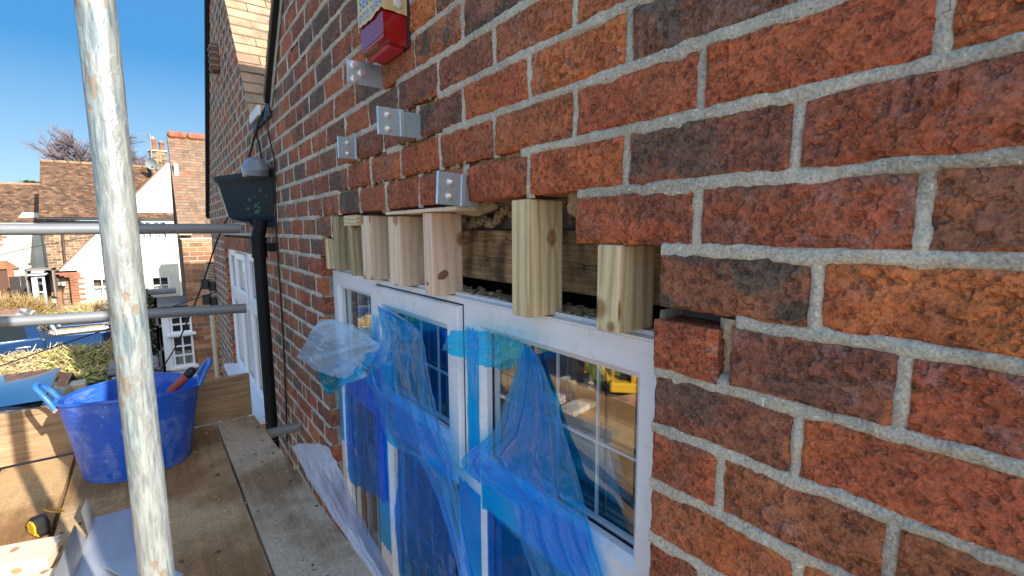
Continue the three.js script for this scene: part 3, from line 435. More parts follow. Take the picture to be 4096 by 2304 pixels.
{
  // rubble left on the window head
  const r = rnd(9), gs = [], base = [[0.46, 0.34, 0.21], [0.32, 0.22, 0.14], [0.56, 0.46, 0.32], [0.26, 0.19, 0.13], [0.42, 0.22, 0.13]];
  for (let i = 0; i < 620; i++) { const s = 0.0018 + Math.pow(r(), 3) * 0.007, g = new THREE.IcosahedronGeometry(s, 0), p = g.attributes.position; for (let k = 0; k < p.count; k++) p.setXYZ(k, p.getX(k) * (0.8 + 0.4 * hash(i, 1, 2)), p.getY(k) * 0.7, p.getZ(k)); g.rotateY(r() * 6); const x = lerp(-1.5, 0.03, Math.sqrt(r())), z = -0.07 - Math.pow(r(), 0.8) * 0.05; g.translate(x, 2.935 + s * 0.5 + (0.006 + 0.010 * fbm(x * 14, 3, 1, 2)) * clamp((-z - 0.055) / 0.05) * r(), z); gs.push(setColor(boxUV(g, 4), base[Math.floor(r() * 5)])); }
  tag(mesh('rubble', gs, M.mortar, scene), 'crumbled mortar and brick debris lying on the white window head', 'rubble', null, 'stuff');
}
// ---------- steel bracket plates sticking out of the raked joints ----------
function hexBolt(parent, x, y, z, s, nut) {
  const b = sub('bolt', parent), k = (g) => { g.rotateZ(-Math.PI / 2); return g; };
  const w = k(new THREE.CylinderGeometry(s * 1.35, s * 1.35, 0.0018, 20)); w.translate(x + 0.0009, y, z); mesh('washer', w, M.bolt, b);
  const h = k(new THREE.CylinderGeometry(s * 0.98, s * 1.04, s * 0.8, 6)); h.translate(x + 0.0018 + s * 0.4, y, z); mesh('hex_head', h, M.bolt, b);
  if (nut) { const q = k(new THREE.CylinderGeometry(s * 0.52, s * 0.56, s * 0.9, 14)); q.translate(x + 0.0018 + s * 1.2, y, z); mesh('thread_end', q, M.bolt, b); }
}
function bracket(label, x, y0, y1, z1, bolts, o = {}) {
  const t = thing('steel_bracket', label, 'bracket', [x, y0, 0], 0, 'zinc plated brackets fixed into the joints'), h = y1 - y0;
  mesh('plate', box(-0.0025, 0.0015, 0, h, -0.03, o.short ? o.short : z1, 0.0008), M.zinc, t);
  if (o.second) { mesh('bolted_plate', box(0.0035, 0.007, -0.002, h + 0.002, o.second[0], z1 + 0.006, 0.0008), M.zinc, t); mesh('lip', box(0.0072, 0.0100, -0.002, h + 0.002, o.second[0], o.second[0] + o.second[1], 0.0012), M.zinc, t); mesh('edge_lip', box(0.0015, 0.0095, -0.002, h + 0.002, z1 + 0.0062, z1 + 0.0085, 0.0008), M.zinc, t); }
  for (const [y, z, s] of bolts) hexBolt(t, o.second ? 0.007 : 0.0015, y * h, z, s, o.nut);
  if (o.lean) t.rotation.x = o.lean;
  return t;
}
bracket('flat bracket plate with three hex bolts just below the alarm box', -0.868, 3.491, 3.551, 0.098, [[0.80, 0.078, 0.0088], [0.52, 0.058, 0.0088], [0.22, 0.078, 0.0088]]);
bracket('largest stepped bracket with two nuts, right of and below the flat plate', -0.648, 3.323, 3.382, 0.10, [[0.76, 0.083, 0.0062], [0.22, 0.083, 0.0062]], { second: [0.042, 0.012], nut: true });
bracket('small bracket with two nuts in the left column of bricks', -1.092, 3.326, 3.388, 0.056, [[0.76, 0.034, 0.0060], [0.24, 0.034, 0.0060]], { second: [0.005, 0.006], nut: true });
bracket('tilted bracket with two nuts directly above the opened window head', -0.434, 3.150, 3.213, 0.066, [[0.72, 0.044, 0.0062], [0.26, 0.046, 0.0062]], { second: [0.008, 0.011], nut: true, lean: -0.06 });

// ---------- alarm box ----------
{
  const t = thing('alarm_box', 'yellowed burglar alarm box with a red strobe lens on the brick wall', 'alarm box', [-0.686, 3.562, 0]);
  const C = document.createElement('canvas'); C.width = 512; C.height = 512; const c = C.getContext('2d'); c.fillStyle = '#e2cc86'; c.fillRect(0, 0, 512, 512);
  c.fillStyle = '#2f74c8'; c.textAlign = 'left'; c.font = 'bold 150px sans-serif'; c.save(); c.translate(40, 300); c.scale(0.86, 1); c.fillText('SEDG', 0, 50); c.restore(); c.font = 'bold 92px sans-serif'; c.save(); c.translate(18, 462); c.scale(0.78, 1.15); c.fillText('(01773) 743658', 0, 0); c.restore();
  const map = new THREE.CanvasTexture(C); map.colorSpace = THREE.SRGBColorSpace;
  const cream = std([0.74, 0.56, 0.27], 0.5, { map: T.soft }), front = std([1, 1, 1], 0.5, { map });
  const W = 0.158, zF = 0.069, yT = 0.28, yl = 0.052;
  // cover: side flanks slope back to the wall; the front carries the print
  const lower = (u) => yl + 0.002 + 0.010 * Math.abs(u - 0.45) + 0.006 * fbm(u * 9, 1, 3, 2);
  mesh('front_cover', grid(24, 4, (u, v) => [lerp(-W, -0.0, u), lerp(lower(u), yT, v), zF + 0.0015], (u, v) => [u, lerp(0.04, 1.62, v)]), front, t);
  mesh('side_cover', grid(10, 2, (u, v) => [0.001 + 0.001 * Math.sin(u * 6), lerp(yl + 0.006 - 0.004 * u + 0.004 * n3(u * 9, 1), yT, v), lerp(zF + 0.0015, 0.001, u)], (u, v) => [u, v]), cream, t); mesh('side_cover', grid(2, 2, (u, v) => [-W - 0.001, lerp(yl, yT, v), lerp(0.001, zF + 0.0015, u)]), cream, t);
  const lug = new THREE.SphereGeometry(0.0115, 20, 10, 0, 6.3, 0, Math.PI / 2); lug.scale(1, 0.35, 1); lug.rotateZ(-Math.PI / 2); lug.translate(0.002, 0.078, 0.030); mesh('screw_cap', lug, std([0.62, 0.66, 0.62], 0.4), t);
  // lens: red, its foot rounded, its underside dirty with moss
  const red = phys([0.42, 0.006, 0.012], 0.07, { transmission: 0.25, ior: 1.5, clearcoat: 0.6 });
  const prof = [[0.062, -0.064], [0.066, -0.058], [0.066, -0.03], [0.066, 0.05]], B = (u, v) => { // u round the belly in z from front to wall, v along x
    const a = u * 1.45; return [0, 0.008 - 0.020 * Math.sin(a), 0.064 * Math.cos(a) + 0.002]; };
  const lens = [grid(12, 6, (u, v) => [lerp(-W + 0.004, -0.004, u), lerp(0.006, yl + 0.03, v), 0.066]), grid(18, 14, (u, v) => { const p = B(v, 0); const s = 1 - 0.10 * Math.pow(v, 2); return [lerp(-W + 0.004, -0.004, u) * 1 + (u - 0.5) * 0 - (1 - s) * (u - 0.5) * 0.1, p[1] - 0.004, p[2]]; }), ...[-0.004, -W + 0.004].map((x) => grid(10, 10, (u, v) => { const z = lerp(0.001, 0.066, u), a = Math.acos(clamp((z - 0.002) / 0.064)), yb = 0.004 - 0.020 * Math.sin(Math.min(a, 1.45)); return [x, lerp(yb, yl + 0.03, v), z]; }))];
  mesh('strobe_lens', lens, red, t);
  mesh('moss', grid(40, 10, (u, v) => { const x = lerp(-W + 0.006, -0.018, u), a = 0.18 + 0.38 * v + 0.5 * u + 0.1 * fbm(u * 12, 4, 2, 2), k = fbm(u * 26, v * 8, 4, 3) > 0.44 + Math.abs(v - 0.5) * 0.5 ? 0.0016 + 0.0016 * n3(u * 70, v * 20, 3) : -0.003; return [x, 0.0036 - 0.020 * Math.sin(a) - k, 0.064 * Math.cos(a) + 0.002 + k * 0.5]; }), std([0.17, 0.15, 0.03], 0.95), t);
  mesh('back_plate', box(-W + 0.004, 0.004, -0.016, yT, 0.0005, 0.006, 0.002), M.black, t);
  mesh('inner_housing', box(-W + 0.02, -0.02, -0.02, yT, 0.006, 0.05, 0.006), std([0.5, 0.03, 0.05], 0.5), t);
}
// ---------- rainwater goods and cables ----------
{
  const t = thing('hopper_head', 'black cast iron rainwater hopper with flaking paint at the head of the downpipe', 'hopper head', [-2.62, 3.12, 0.004]);
  // plan of the bowl at each height: wall end near, front corner near, front corner far, wall end far (x), and how far it stands out
  const sec = [[0, 0.16, 0.13, 0.02, 0.02, 0.10], [0.03, 0.165, 0.06, -0.12, -0.12, 0.12], [0.052, 0.14, -0.17, -0.27, -0.30, 0.17], [0.062, 0.13, -0.205, -0.32, -0.34, 0.178], [0.25, 0.19, -0.365, -0.435, -0.45, 0.20], [0.265, 0.195, -0.37, -0.44, -0.455, 0.206], [0.285, 0.21, -0.40, -0.49, -0.48, 0.220], [0.312, 0.213, -0.41, -0.50, -0.49, 0.222]];
  const g = []; for (let k = 0; k + 1 < sec.length; k++) { const A = sec[k], B = sec[k + 1], pt = (S, i) => [[S[1], 0.0], [S[2], S[5]], [S[3], S[5]], [S[4], 0.0]][i]; for (let i = 0; i < 3; i++) g.push(grid(1, 1, (u, v) => { const a = pt(A, i), b = pt(A, i + 1), c = pt(B, i), d = pt(B, i + 1); return [lerp(lerp(a[0], b[0], u), lerp(c[0], d[0], u), v), lerp(A[0], B[0], v), lerp(lerp(a[1], b[1], u), lerp(c[1], d[1], u), v)]; })); }
  g.push(box(-0.47, 0.236, 0.27, 0.312, 0, 0.01)); mesh('bowl', g.map((k) => boxUV(k)), M.blackIron, t);
  const r = rnd(12), fl = []; for (let i = 0; i < 11; i++) { const s = 0.006 + r() * 0.013, y = 0.07 + r() * 0.17, w = 0.08 + 0.5 * r(), v = (y - 0.06) / 0.19, a = lerp(lerp(0.13, -0.205, w), lerp(0.19, -0.365, w), v), z = w * lerp(0.178, 0.2, v), n = 9; fl.push(...[1].map(() => { const sh = new THREE.Shape(); for (let k = 0; k < n; k++) { const q = k / n * 6.283, w = s * (0.5 + 0.7 * r()); sh[k ? 'lineTo' : 'moveTo'](Math.cos(q) * w, Math.sin(q) * w); } const e = new THREE.ShapeGeometry(sh); e.rotateY(0.95); e.translate(a + 0.0025, y, z + 0.003); return boxUV(e); })); }
  tag(mesh('paint_flake', fl, std([0.03, 0.12, 0.06], 0.7), t), null, null, null, 'stuff'); mesh('front_edge', grid(1, 12, (u, v) => [lerp(lerp(-0.30, -0.425, v), lerp(-0.21, -0.37, v), u), lerp(0.065, 0.25, v), lerp(0.178, 0.20, v) + 0.0025]), std([0.55, 0.48, 0.34], 0.8), t);
  const pipe = thing('downpipe', 'black painted downpipe running down the wall under the hopper', 'downpipe', [-2.41, 0, 0.085]);
  mesh('pipe', rod([-0.1, 0.2, 0], [-0.1, 3.06, 0], 0.032, 0.032, 28), M.blackIron, pipe); for (const y of [3.0, 1.2]) { mesh('socket', [rod([-0.1, y - 0.05, 0], [-0.1, y + 0.06, 0], 0.039, 0.039, 28), rod([-0.1, y + 0.045, 0], [-0.1, y + 0.062, 0], 0.043, 0.043, 28)].map((g) => boxUV(g)), M.blackIron, pipe); mesh('fixing_lug', box(-0.18, -0.02, y - 0.015, y + 0.03, -0.08, -0.03, 0.006), M.blackIron, pipe); }
  mesh('offset_neck', tube([[-0.10, 3.16, -0.02], [-0.10, 3.10, -0.01], [-0.1, 3.07, 0], [-0.1, 3.02, 0]], 0.035, 12, 20), M.blackIron, pipe);
  const d = thing('leaf_guard', 'crumpled clear plastic bag stuffed in the top of the hopper', 'plastic bag', [-2.52, 3.42, 0.07]);
  const s = new THREE.SphereGeometry(0.11, 36, 24), p = s.attributes.position; for (let i = 0; i < p.count; i++) { const x = p.getX(i), y = p.getY(i), z = p.getZ(i), k = 0.82 + 0.5 * (Math.abs(fbm(x * 16, y * 16, z * 16, 3) - 0.5)) + 0.1 * fbm(x * 40, y * 40, z * 40, 2); p.setXYZ(i, x * k * 1.25, Math.max(-0.03, y * k * 0.8), z * k * 0.7); } s.computeVertexNormals(); mesh('bag', s, phys([0.34, 0.37, 0.43], 0.2, { transmission: 0.4, ior: 1.4 }), d);
  const cab = (label, pts, r) => { const o = mesh('cable', tube(pts, r, 60, 6), M.cable, scene); tag(o, label, 'cable'); };
  cab('long black cable sagging from the roof gutter down past the scaffold rails', [[-2.330, 3.804, -0.013], [-2.500, 3.757, 0.012], [-2.700, 3.638, 0.038], [-2.850, 3.483, 0.069], [-3.000, 3.325, 0.103], [-3.200, 3.185, 0.153], [-3.400, 3.048, 0.198], [-3.800, 2.627, 0.316], [-4.500, 2.098, 0.485], [-5.200, 1.651, 0.674]], 0.006);
  cab('short black cable dropping from the gutter into the hopper', [[-2.450, 3.768, 0.006], [-2.600, 3.721, 0.024], [-2.700, 3.672, 0.026], [-2.620, 3.550, 0.026], [-2.560, 3.472, 0.030]], 0.005);
  cab('thin black cable clipped straight down the brick wall beside the downpipe', [[-2.340, 3.798, -0.011], [-2.435, 3.713, 0.012], [-2.429, 3.609, 0.012], [-2.326, 3.472, 0.012], [-2.353, 3.331, 0.012], [-2.413, 3.057, 0.010], [-2.407, 2.749, 0.010], [-2.423, 2.428, 0.010], [-2.470, 2.061, 0.010], [-2.511, 1.850, 0.010]], 0.0048);
  cab('slack telephone wire crossing low from the wall hook towards the left', [[-6.200, 2.385, -0.021], [-6.150, 2.245, 0.445], [-6.000, 2.106, 0.944], [-5.800, 2.010, 1.358], [-5.500, 1.929, 1.731], [-5.200, 1.863, 2.114]], 0.006);
  cab('thin overhead wire crossing in front of the white rendered gables', [[-9.500, 3.297, -0.438], [-12.000, 3.181, 0.340], [-15.000, 3.010, 1.654], [-15.000, 2.784, 2.728], [-15.000, 2.595, 3.388], [-15.000, 2.399, 4.292]], 0.007);
  const v = thing('wall_vent', 'small louvred white vent cowl high on the far brick gable', 'vent', [-4.42, 4.47, 0.0]); for (let i = 0; i < 4; i++) mesh('louvre', box(-0.075, 0.075, i * 0.05, i * 0.05 + 0.012, 0.002, 0.065, 0.003), std([0.30, 0.26, 0.25], 0.7), v); mesh('body', box(-0.07, 0.07, -0.03, 0.18, 0.0, 0.05), std([0.2, 0.09, 0.06], 0.9), v);
  for (const [y, l] of [[2.46, 'black floodlight fixed at the far wall corner, upper of two'], [2.27, 'black floodlight fixed at the far wall corner, lower of two']]) { const f = thing('floodlight', l, 'floodlight', [-6.36, y, 0.09], -0.3, 'floodlights at the far wall corner'); mesh('lamp_body', box(-0.05, 0.05, -0.06, 0.06, -0.03, 0.05, 0.008), M.black, f); mesh('bracket_arm', box(-0.015, 0.015, -0.09, 0.02, -0.09, -0.02, 0.003), M.black, f); }
  const lv = thing('flue_terminal', 'slatted metal flue terminal on the far wall edge above the floodlights', 'flue', [-6.40, 2.5, 0.01]); for (let i = 0; i < 11; i++) mesh('slat', box(-0.05, 0.06, i * 0.019, i * 0.019 + 0.010, 0.0, 0.075, 0.002), std([0.6, 0.5, 0.38], 0.6), lv); mesh('casing', box(-0.055, 0.055, -0.01, 0.215, 0, 0.055), M.black, lv);
  const wp = thing('waste_pipe', 'cream plastic waste pipe running down the far wall corner', 'waste pipe', [-6.44, 0, 0.06]); mesh('pipe', rod([0, 0.3, 0], [0, 2.5, 0], 0.025, 0.025, 14), std([0.66, 0.56, 0.42], 0.5), wp); mesh('joint', rod([0, 2.18, 0], [0, 2.26, 0], 0.032, 0.032, 14), std([0.66, 0.56, 0.42], 0.5), wp);
}
// ---------- scaffold ----------
{
  const s = thing('scaffold_standard', 'upright galvanised scaffold pole with peeling pale paint in the foreground', 'scaffold pole', [-0.505, 0, 0.58]);
  const a = [-0.571, 3.458, 0.590], b = [-0.421, 2.567, 0.575];
  const top = [-0.505, 5.4, 0.583], n = 120, g = grid(64, 420, (u, v) => { const th = u * 6.28318, y = v * 5.4, pe = step(0.54, 0.6, fbm(Math.cos(th) * 1.8 + 5, y * 9, Math.sin(th) * 1.8, 4)), R = 0.02415 + 0.0006 * pe * step(0.35, 0.6, n3(y * 3, th)) + (fbm(Math.cos(th) * 2.2, y * 30, Math.sin(th) * 2.2, 4) - 0.5) * 0.0009; return [Math.cos(th) * R, y, Math.sin(th) * R]; }, (u, v) => [u * 1.0, v * 5.4 * 2.2]);
  mesh('tube', g, M.galv, s);
  s.position.set(-0.5180, 0, 0.5840);
  const rail = (label, p, q, ext) => { const A = V3(p), B = V3(q), C = A.clone().sub(B).normalize(), t = thing('guard_rail', label, 'scaffold rail', [0, 0, 0], 0, 'scaffold guard rails'); const e = B.clone().addScaledVector(C, 3.6), L = 3.6; const o = grid(32, 40, (u, v) => [Math.cos(u * 6.2832) * 0.02415, v * L, Math.sin(u * 6.2832) * 0.02415], (u, v) => [u, v * L * 1.4]); o.applyQuaternion(new THREE.Quaternion().setFromUnitVectors(new THREE.Vector3(0, 1, 0), C)); o.translate(...q); mesh('tube', o, M.galvTube, t); const c = new THREE.TorusGeometry(0.0222, 0.0018, 6, 28); c.applyQuaternion(new THREE.Quaternion().setFromUnitVectors(new THREE.Vector3(0, 0, 1), C)); c.translate(...q); mesh('tube_end', c, M.galvTube, t); return t; };
  rail('upper scaffold guard rail crossing in front of the white houses', [-2.340, 3.112, 1.043], [-2.340, 3.111, 0.195]);
  rail('lower scaffold guard rail crossing above the pickup truck', [-2.340, 2.733, 1.080], [-2.340, 2.698, 0.194]);
  const tr = thing('transom_tube', 'short scaffold tube end sticking out between the boards and the wall', 'scaffold tube', [0, 0, 0]);
  mesh('tube', boxUV(rod([-2.10, 2.075, 1.5], [-2.135, 2.075, 0.014], 0.02415, 0.02415, 24)), M.galvTube, tr);
  // boards: laid along the wall, a dark gap between each
  const DK = 2.13, bd = (label, zA, zB, x0, x1, y = DK, ox = 0, m = M.boardBrown) => { // zA, zB: inner and outer edge at x = -2.3 and at x = -0.8
    const t = thing('scaffold_board', label, 'scaffold board', [x0, y, 0], 0, 'scaffold boards'), E = (e, x) => lerp(e[0], e[1], (x + 2.3) / 1.5);
    const P = (u, v, f) => { const x = lerp(x0, x1, u), z = lerp(E(zA, x), E(zB, x), v); return [x - x0, f === 0 ? (fbm(x * 8, z * 14, 3, 4) - 0.5) * 0.003 + (fbm(x * 60, z * 60, 2, 2) - 0.5) * 0.0014 : -f, z]; };
    const gs = [grid(160, 26, (u, v) => P(u, v, 0), (u, v, p) => [p[0] * 0.9 + ox, p[2] * 0.9 + ox])]; for (const v of [0, 1]) gs.push(grid(160, 1, (u, w) => w ? P(u, v, 0.038) : P(u, v, 0), (u, w, p) => [p[0], p[1]])); for (const u of [0, 1]) gs.push(grid(10, 1, (v, w) => w ? P(u, v, 0.038) : P(u, v, 0), (v, w, p) => [p[2], p[1]]));
    mesh('plank', gs, m, t); };
  bd('dusty pale scaffold board nearest the wall', [0.200, 0.127], [0.368, 0.342], -2.29, 1.6, DK + 0.002, 0, M.board);
  bd('wide dusty brown board under the blue tub', [0.378, 0.352], [0.889, 0.866], -2.285, 1.6, DK, 3.3);
  bd('sunlit brown scaffold board at the outer side, left of the narrow gap', [0.902, 0.880], [1.125, 1.10], -2.29, 1.6, DK - 0.002, 5.1, M.boardPaintedSun);
  bd('outermost scaffold board at the left edge of the photo', [1.135, 1.11], [1.36, 1.335], -2.30, 1.6, DK, 7.7, M.boardPaintedSun);
  const toe = thing('toe_board', 'brown timber toe board standing on edge across the end of the boards', 'toe board', [-2.3, DK, 0]);
  const tg = wood(box(-0.036, 0, 0.003, 0.225, 0.205, 1.75, 0.004), 2.6, 0, 0, true); mesh('plank', tg, M.toeBoard, toe);
  // grit and crumbs of mortar lying on the boards
  const r = rnd(21), gs = []; for (let i = 0; i < 900; i++) { const q = 0.0012 + Math.pow(r(), 7) * 0.006, g = new THREE.IcosahedronGeometry(q, 0); g.scale(1 + r() * 0.6, 0.6, 1); g.rotateY(r() * 6); g.translate(lerp(-2.25, -0.5, r()), DK + 0.002 + q * 0.4, lerp(0.16, 0.9, Math.pow(r(), 1.4))); const k = 0.5 + r() * 0.6; gs.push(setColor(boxUV(g, 3), r() < 0.2 ? [0.3 * k, 0.12 * k, 0.07 * k] : [0.6 * k, 0.55 * k, 0.45 * k])); }
  tag(mesh('grit', gs, M.mortar, scene), 'mortar crumbs and grit scattered over the scaffold boards', 'grit', null, 'stuff');
}
// ---------- things on the boards ----------
{
  const DK = 2.132, t = thing('tub', 'blue flexible plastic builders tub with two loop handles on the boards', 'tub', [-2.005, DK, 0.668]);
  const rx = (y) => lerp(0.160, 0.212, y / 0.32), rz = (y) => lerp(0.178, 0.232, y / 0.32), N = 96, H = 0.32, ang = 0.2;
  const lip = (a) => 0.012 * Math.cos(2 * a - 0.4) + 0.01 * Math.sin(a + 1);
  const shell = (inn) => grid(N, 22, (u, v) => { const a = u * 6.28318, y = v * (H + lip(a) * v), k = inn ? -0.005 : 0, wv = 1 + 0.012 * Math.sin(3 * a + 1) * v; return [Math.cos(a) * (rx(y) * wv + k), y + (inn ? 0.006 * (1 - v) : 0), Math.sin(a) * (rz(y) * wv + k)]; }, (u, v) => [u * 4, v]);
  const base = (y) => grid(N, 6, (u, v) => { const a = u * 6.28318; return [Math.cos(a) * rx(0) * v, y, Math.sin(a) * rz(0) * v]; });
  mesh('shell', [shell(false), shell(true), base(0.002), base(0.008)], M.tub, t);
  const rim = []; for (let i = 0; i < 80; i++) { const a = i / 80 * 6.28318, y = H + lip(a), wv = 1 + 0.012 * Math.sin(3 * a + 1); rim.push([Math.cos(a) * (rx(y) * wv - 0.001), y, Math.sin(a) * (rz(y) * wv - 0.001)]); } mesh('rim', tube(rim, 0.0062, 160, 8, true), M.tub, t);
  const handle = (s) => { const z = s * 0.226, f = (p) => p.map(([x, y, k]) => [x, H + y, z + s * k]); const sh = []; const o = [[-0.062, -0.015, 0], [-0.058, 0.02, 0.016], [-0.045, 0.05, 0.034], [-0.02, 0.072, 0.05], [0.02, 0.072, 0.05], [0.045, 0.05, 0.034], [0.058, 0.02, 0.016], [0.062, -0.015, 0]]; const g = tube(f(o), 0.0095, 48, 10); return [g, tube(f([[-0.058, -0.004, 0.002], [0, 0.002, 0.004], [0.058, -0.004, 0.002]]), 0.008, 16, 8)]; };
  const hl = handle(1), hr = handle(-1); mesh('handle', hl, M.tubHandle, t); mesh('handle', hr, M.tubHandle, t);
  const k = thing('hand_tool', 'hand tool with orange grip and black cap leaning inside the tub', 'hand tool', [-1.970, 2.452, 0.512]);
  const q = mesh('grip', new THREE.CapsuleGeometry(0.017, 0.085, 6, 16), std([0.42, 0.075, 0.035], 0.5), k); q.position.set(0.0, 0.0, 0); const c = mesh('grip_cap', new THREE.CapsuleGeometry(0.0185, 0.018, 6, 16), M.black, k); c.position.set(0, 0.062, 0); mesh('blade', boxUV(rod([0, -0.18, 0], [0, -0.04, 0], 0.004, 0.006, 8)), M.bolt, k); k.rotation.set(-0.75, 0.1, -0.2);
  // tape measure
  const tm = thing('tape_measure', 'yellow and black tape measure lying on the sunlit board', 'tape measure', [-1.62, DK, 0.905], 0.5); tm.scale.setScalar(0.82);
  mesh('case', extrude([[-0.035, 0], [0.035, 0], [0.04, 0.012], [0.036, 0.045], [0.018, 0.062], [-0.015, 0.062], [-0.036, 0.045], [-0.04, 0.012]], 0.032, { bevel: 0.004 }), M.black, tm); const yl = mesh('case_side', extrude([[-0.025, 0.008], [0.025, 0.008], [0.028, 0.04], [0.012, 0.054], [-0.01, 0.054], [-0.028, 0.04]], 0.004, { bevel: 0.002 }), M.yellow, tm); yl.position.z = 0.036; mesh('case_band', box(-0.041, 0.041, 0.002, 0.014, -0.005, 0.038, 0.003), M.yellow, tm);
  const lp = new THREE.TorusGeometry(0.03, 0.003, 6, 30); lp.rotateX(Math.PI / 2 - 0.5); lp.translate(0.01, 0.07, -0.03); mesh('wrist_loop', lp, M.yellow, tm);
  // timber offcut
  const tb = thing('timber_offcut', 'pale planed timber offcut lying on the boards at the lower left', 'timber offcut', [-1.43, DK, 0.93], -0.28); mesh('block', wood(box(-0.055, 0.055, 0, 0.045, -0.085, 0.14, 0.003), 4, 0, 0, true), M.pine, tb);
  const tb2 = thing('timber_offcut', 'second pale timber offcut partly under the first at the bottom left', 'timber offcut', [-1.28, DK, 0.95], -0.22); mesh('block', wood(box(-0.05, 0.05, 0, 0.03, -0.11, 0.16, 0.003), 4, 2, 1, true), M.pine, tb2);
  // folded galvanised steel sheet: a flat tray with two upstands
  const sh = thing('steel_sheet', 'bent galvanised steel channel lying open on the boards', 'steel channel', [-1.45, DK + 0.004, 0.72], 0);
  const a = [-1.598, 2.140, 0.779], b = [-1.592, 2.140, 0.657], c2 = [-1.264, 2.140, 0.796], d = [-1.114, 2.140, 0.599], O = [-1.45, DK + 0.004, 0.72], rel = (p) => p.map((x, i) => x - O[i]);
  const A = rel(a), B = rel(b), Cc = rel(c2), Dd = rel(d), ext = (p, q, k) => [p[0] + (q[0] - p[0]) * k, p[1], p[2] + (q[2] - p[2]) * k];
  const C3 = ext(A, Cc, 2.2), D3 = ext(B, Dd, 2.2);
  mesh('tray', grid(20, 40, (u, v) => { const p = [lerp(lerp(A[0], B[0], u), lerp(C3[0], D3[0], u), v), 0.001 + 0.0015 * Math.sin(v * 5 + u * 2), lerp(lerp(A[2], B[2], u), lerp(C3[2], D3[2], u), v)]; return p; }), M.steelSheet, sh);
  const up = (p0, p1, hs) => grid(24, 1, (u, v) => { const h = hs(u), x = lerp(p0[0], p1[0], u), z = lerp(p0[2], p1[2], u); return [x, 0.002 + v * h, z + v * h * 0.22]; });
  mesh('upstand', up(A, C3, (u) => (u < 0.16 ? 0.075 : u < 0.22 ? 0.008 : 0.082)), M.steelSheet, sh);
  const fl = thing('steel_flat', 'flat galvanised steel strip lying across the bent channel', 'steel strip', [-1.2, DK + 0.012, 0.66], 0.5); mesh('strip', box(-0.1, 0.16, 0, 0.003, -0.035, 0.04), M.steelSheet, fl);
  // white sheet hanging between the boards and the wall
  const wp = thing('plastic_sheet', 'translucent white plastic sheet draped between the boards and the window', 'plastic sheet', [0, 0, 0]);
  const SH = [[[-1.759, 2.140, 0.125], [-1.698, 2.155, 0.066], [-1.529, 2.208, 0.035]], [[-1.544, 2.138, 0.133], [-1.501, 2.150, 0.077], [-1.425, 2.175, 0.030]], [[-1.301, 2.136, 0.141], [-1.294, 2.140, 0.090], [-1.334, 2.121, 0.025]], [[-1.096, 2.134, 0.136], [-1.091, 2.135, 0.096], [-1.182, 2.072, 0.022]], [[-0.934, 2.133, 0.128], [-0.913, 2.130, 0.099], [-1.035, 2.021, 0.020]], [[-0.740, 2.132, 0.124], [-0.732, 2.128, 0.105], [-0.878, 1.992, 0.020]]];
  mesh('sheet', grid(60, 120, (u, v) => { const p = cr2(SH.map((r) => cr2(r, u)), v); p[1] += (fbm(u * 6 + v * 3, v * 5, 2, 3) - 0.5) * 0.016 + 0.004 * Math.sin(v * 40 + u * 6) * u; p[2] += (fbm(u * 4, v * 14, 7, 3) - 0.5) * 0.012; if (v < 0.02) p[0] += (fbm(u * 14, 2, 3, 3) - 0.5) * 0.05; return p; }), M.filmWhite, wp);
}

// ---------- blue protective film, peeled and hanging from the window ----------
const cr = (p, t) => { const n = p.length - 1, x = clamp(t) * n, i = Math.min(n - 1, Math.floor(x)), f = x - i, a = p[Math.max(0, i - 1)], b = p[i], c = p[i + 1], d = p[Math.min(n, i + 2)]; return [0, 1, 2].map((k) => { const A = a[k], B = b[k], C = c[k], D = d[k]; return B + 0.5 * f * (C - A + f * (2 * A - 5 * B + 4 * C - D + f * (3 * (B - C) + D - A))); }); };
// rows of control points, creased across by long folds: fa = depth of the folds, fu / fv = folds across / along, pin = row share where folds gather
function drape(rows, nu, nv, o = {}) {
  const { fa = 0.006, fu = 9, fv = 1.6, cr: ck = 0.003, seed = 0, rag = 0 } = o;
  return grid(nu, nv, (u, v) => {
    const uu = u + (rag && (v < 0.03 || v > 0.97) ? 0 : 0), col = rows.map((r) => cr(r, uu)), p = cr(col, v), w = fbm(u * 2 + seed, v * 3, 4, 3);
    const a = fbm(u * fu * 0.6 + w * 1.0 + seed, v * fv * 0.5 + seed, 2, 3) - 0.5, b = Math.abs(fbm(u * fu * 2.1 + w * 3, v * fv * 2.4 + seed, 6, 2) - 0.5), c = Math.abs(fbm(u * 14 + seed, v * 12, 9, 3) - 0.5);
    const k = o.amp ? o.amp(u, v) : 1; const tr = (s, n) => { const i = Math.floor(s), f = s - i, h = 0.3 + 0.7 * hash(i, n, Math.round(seed)); return (f < 0.38 ? f / 0.38 : (1 - f) / 0.62) * h; }, t1 = tr(u * fu + w * 0.7 + 0.2 * a + 9, 1), t2 = tr(u * fu * 2.1 + w * 1.1 + v * 0.5 + 5, 2), t3 = tr((u * 0.9 + v * 0.8) * (o.fd ?? 3) + w * 1.2, 3);
    p[2] += (a * 1.0 * fa + (t1 - 0.3) * fa * 1.5 + (t2 - 0.25) * fa * 0.3 + (t3 - 0.3) * ck * 1.6 - b * fa * 0.3) * k - c * ck * 1.5 * k; p[0] += (t1 - 0.3) * fa * 0.5 * k; if (rag) p[1] += (v > 0.9 ? 1 : 0) * (fbm(u * 26 + seed, 1, 1, 3) - 0.5) * rag + 0; return p;
  });
}
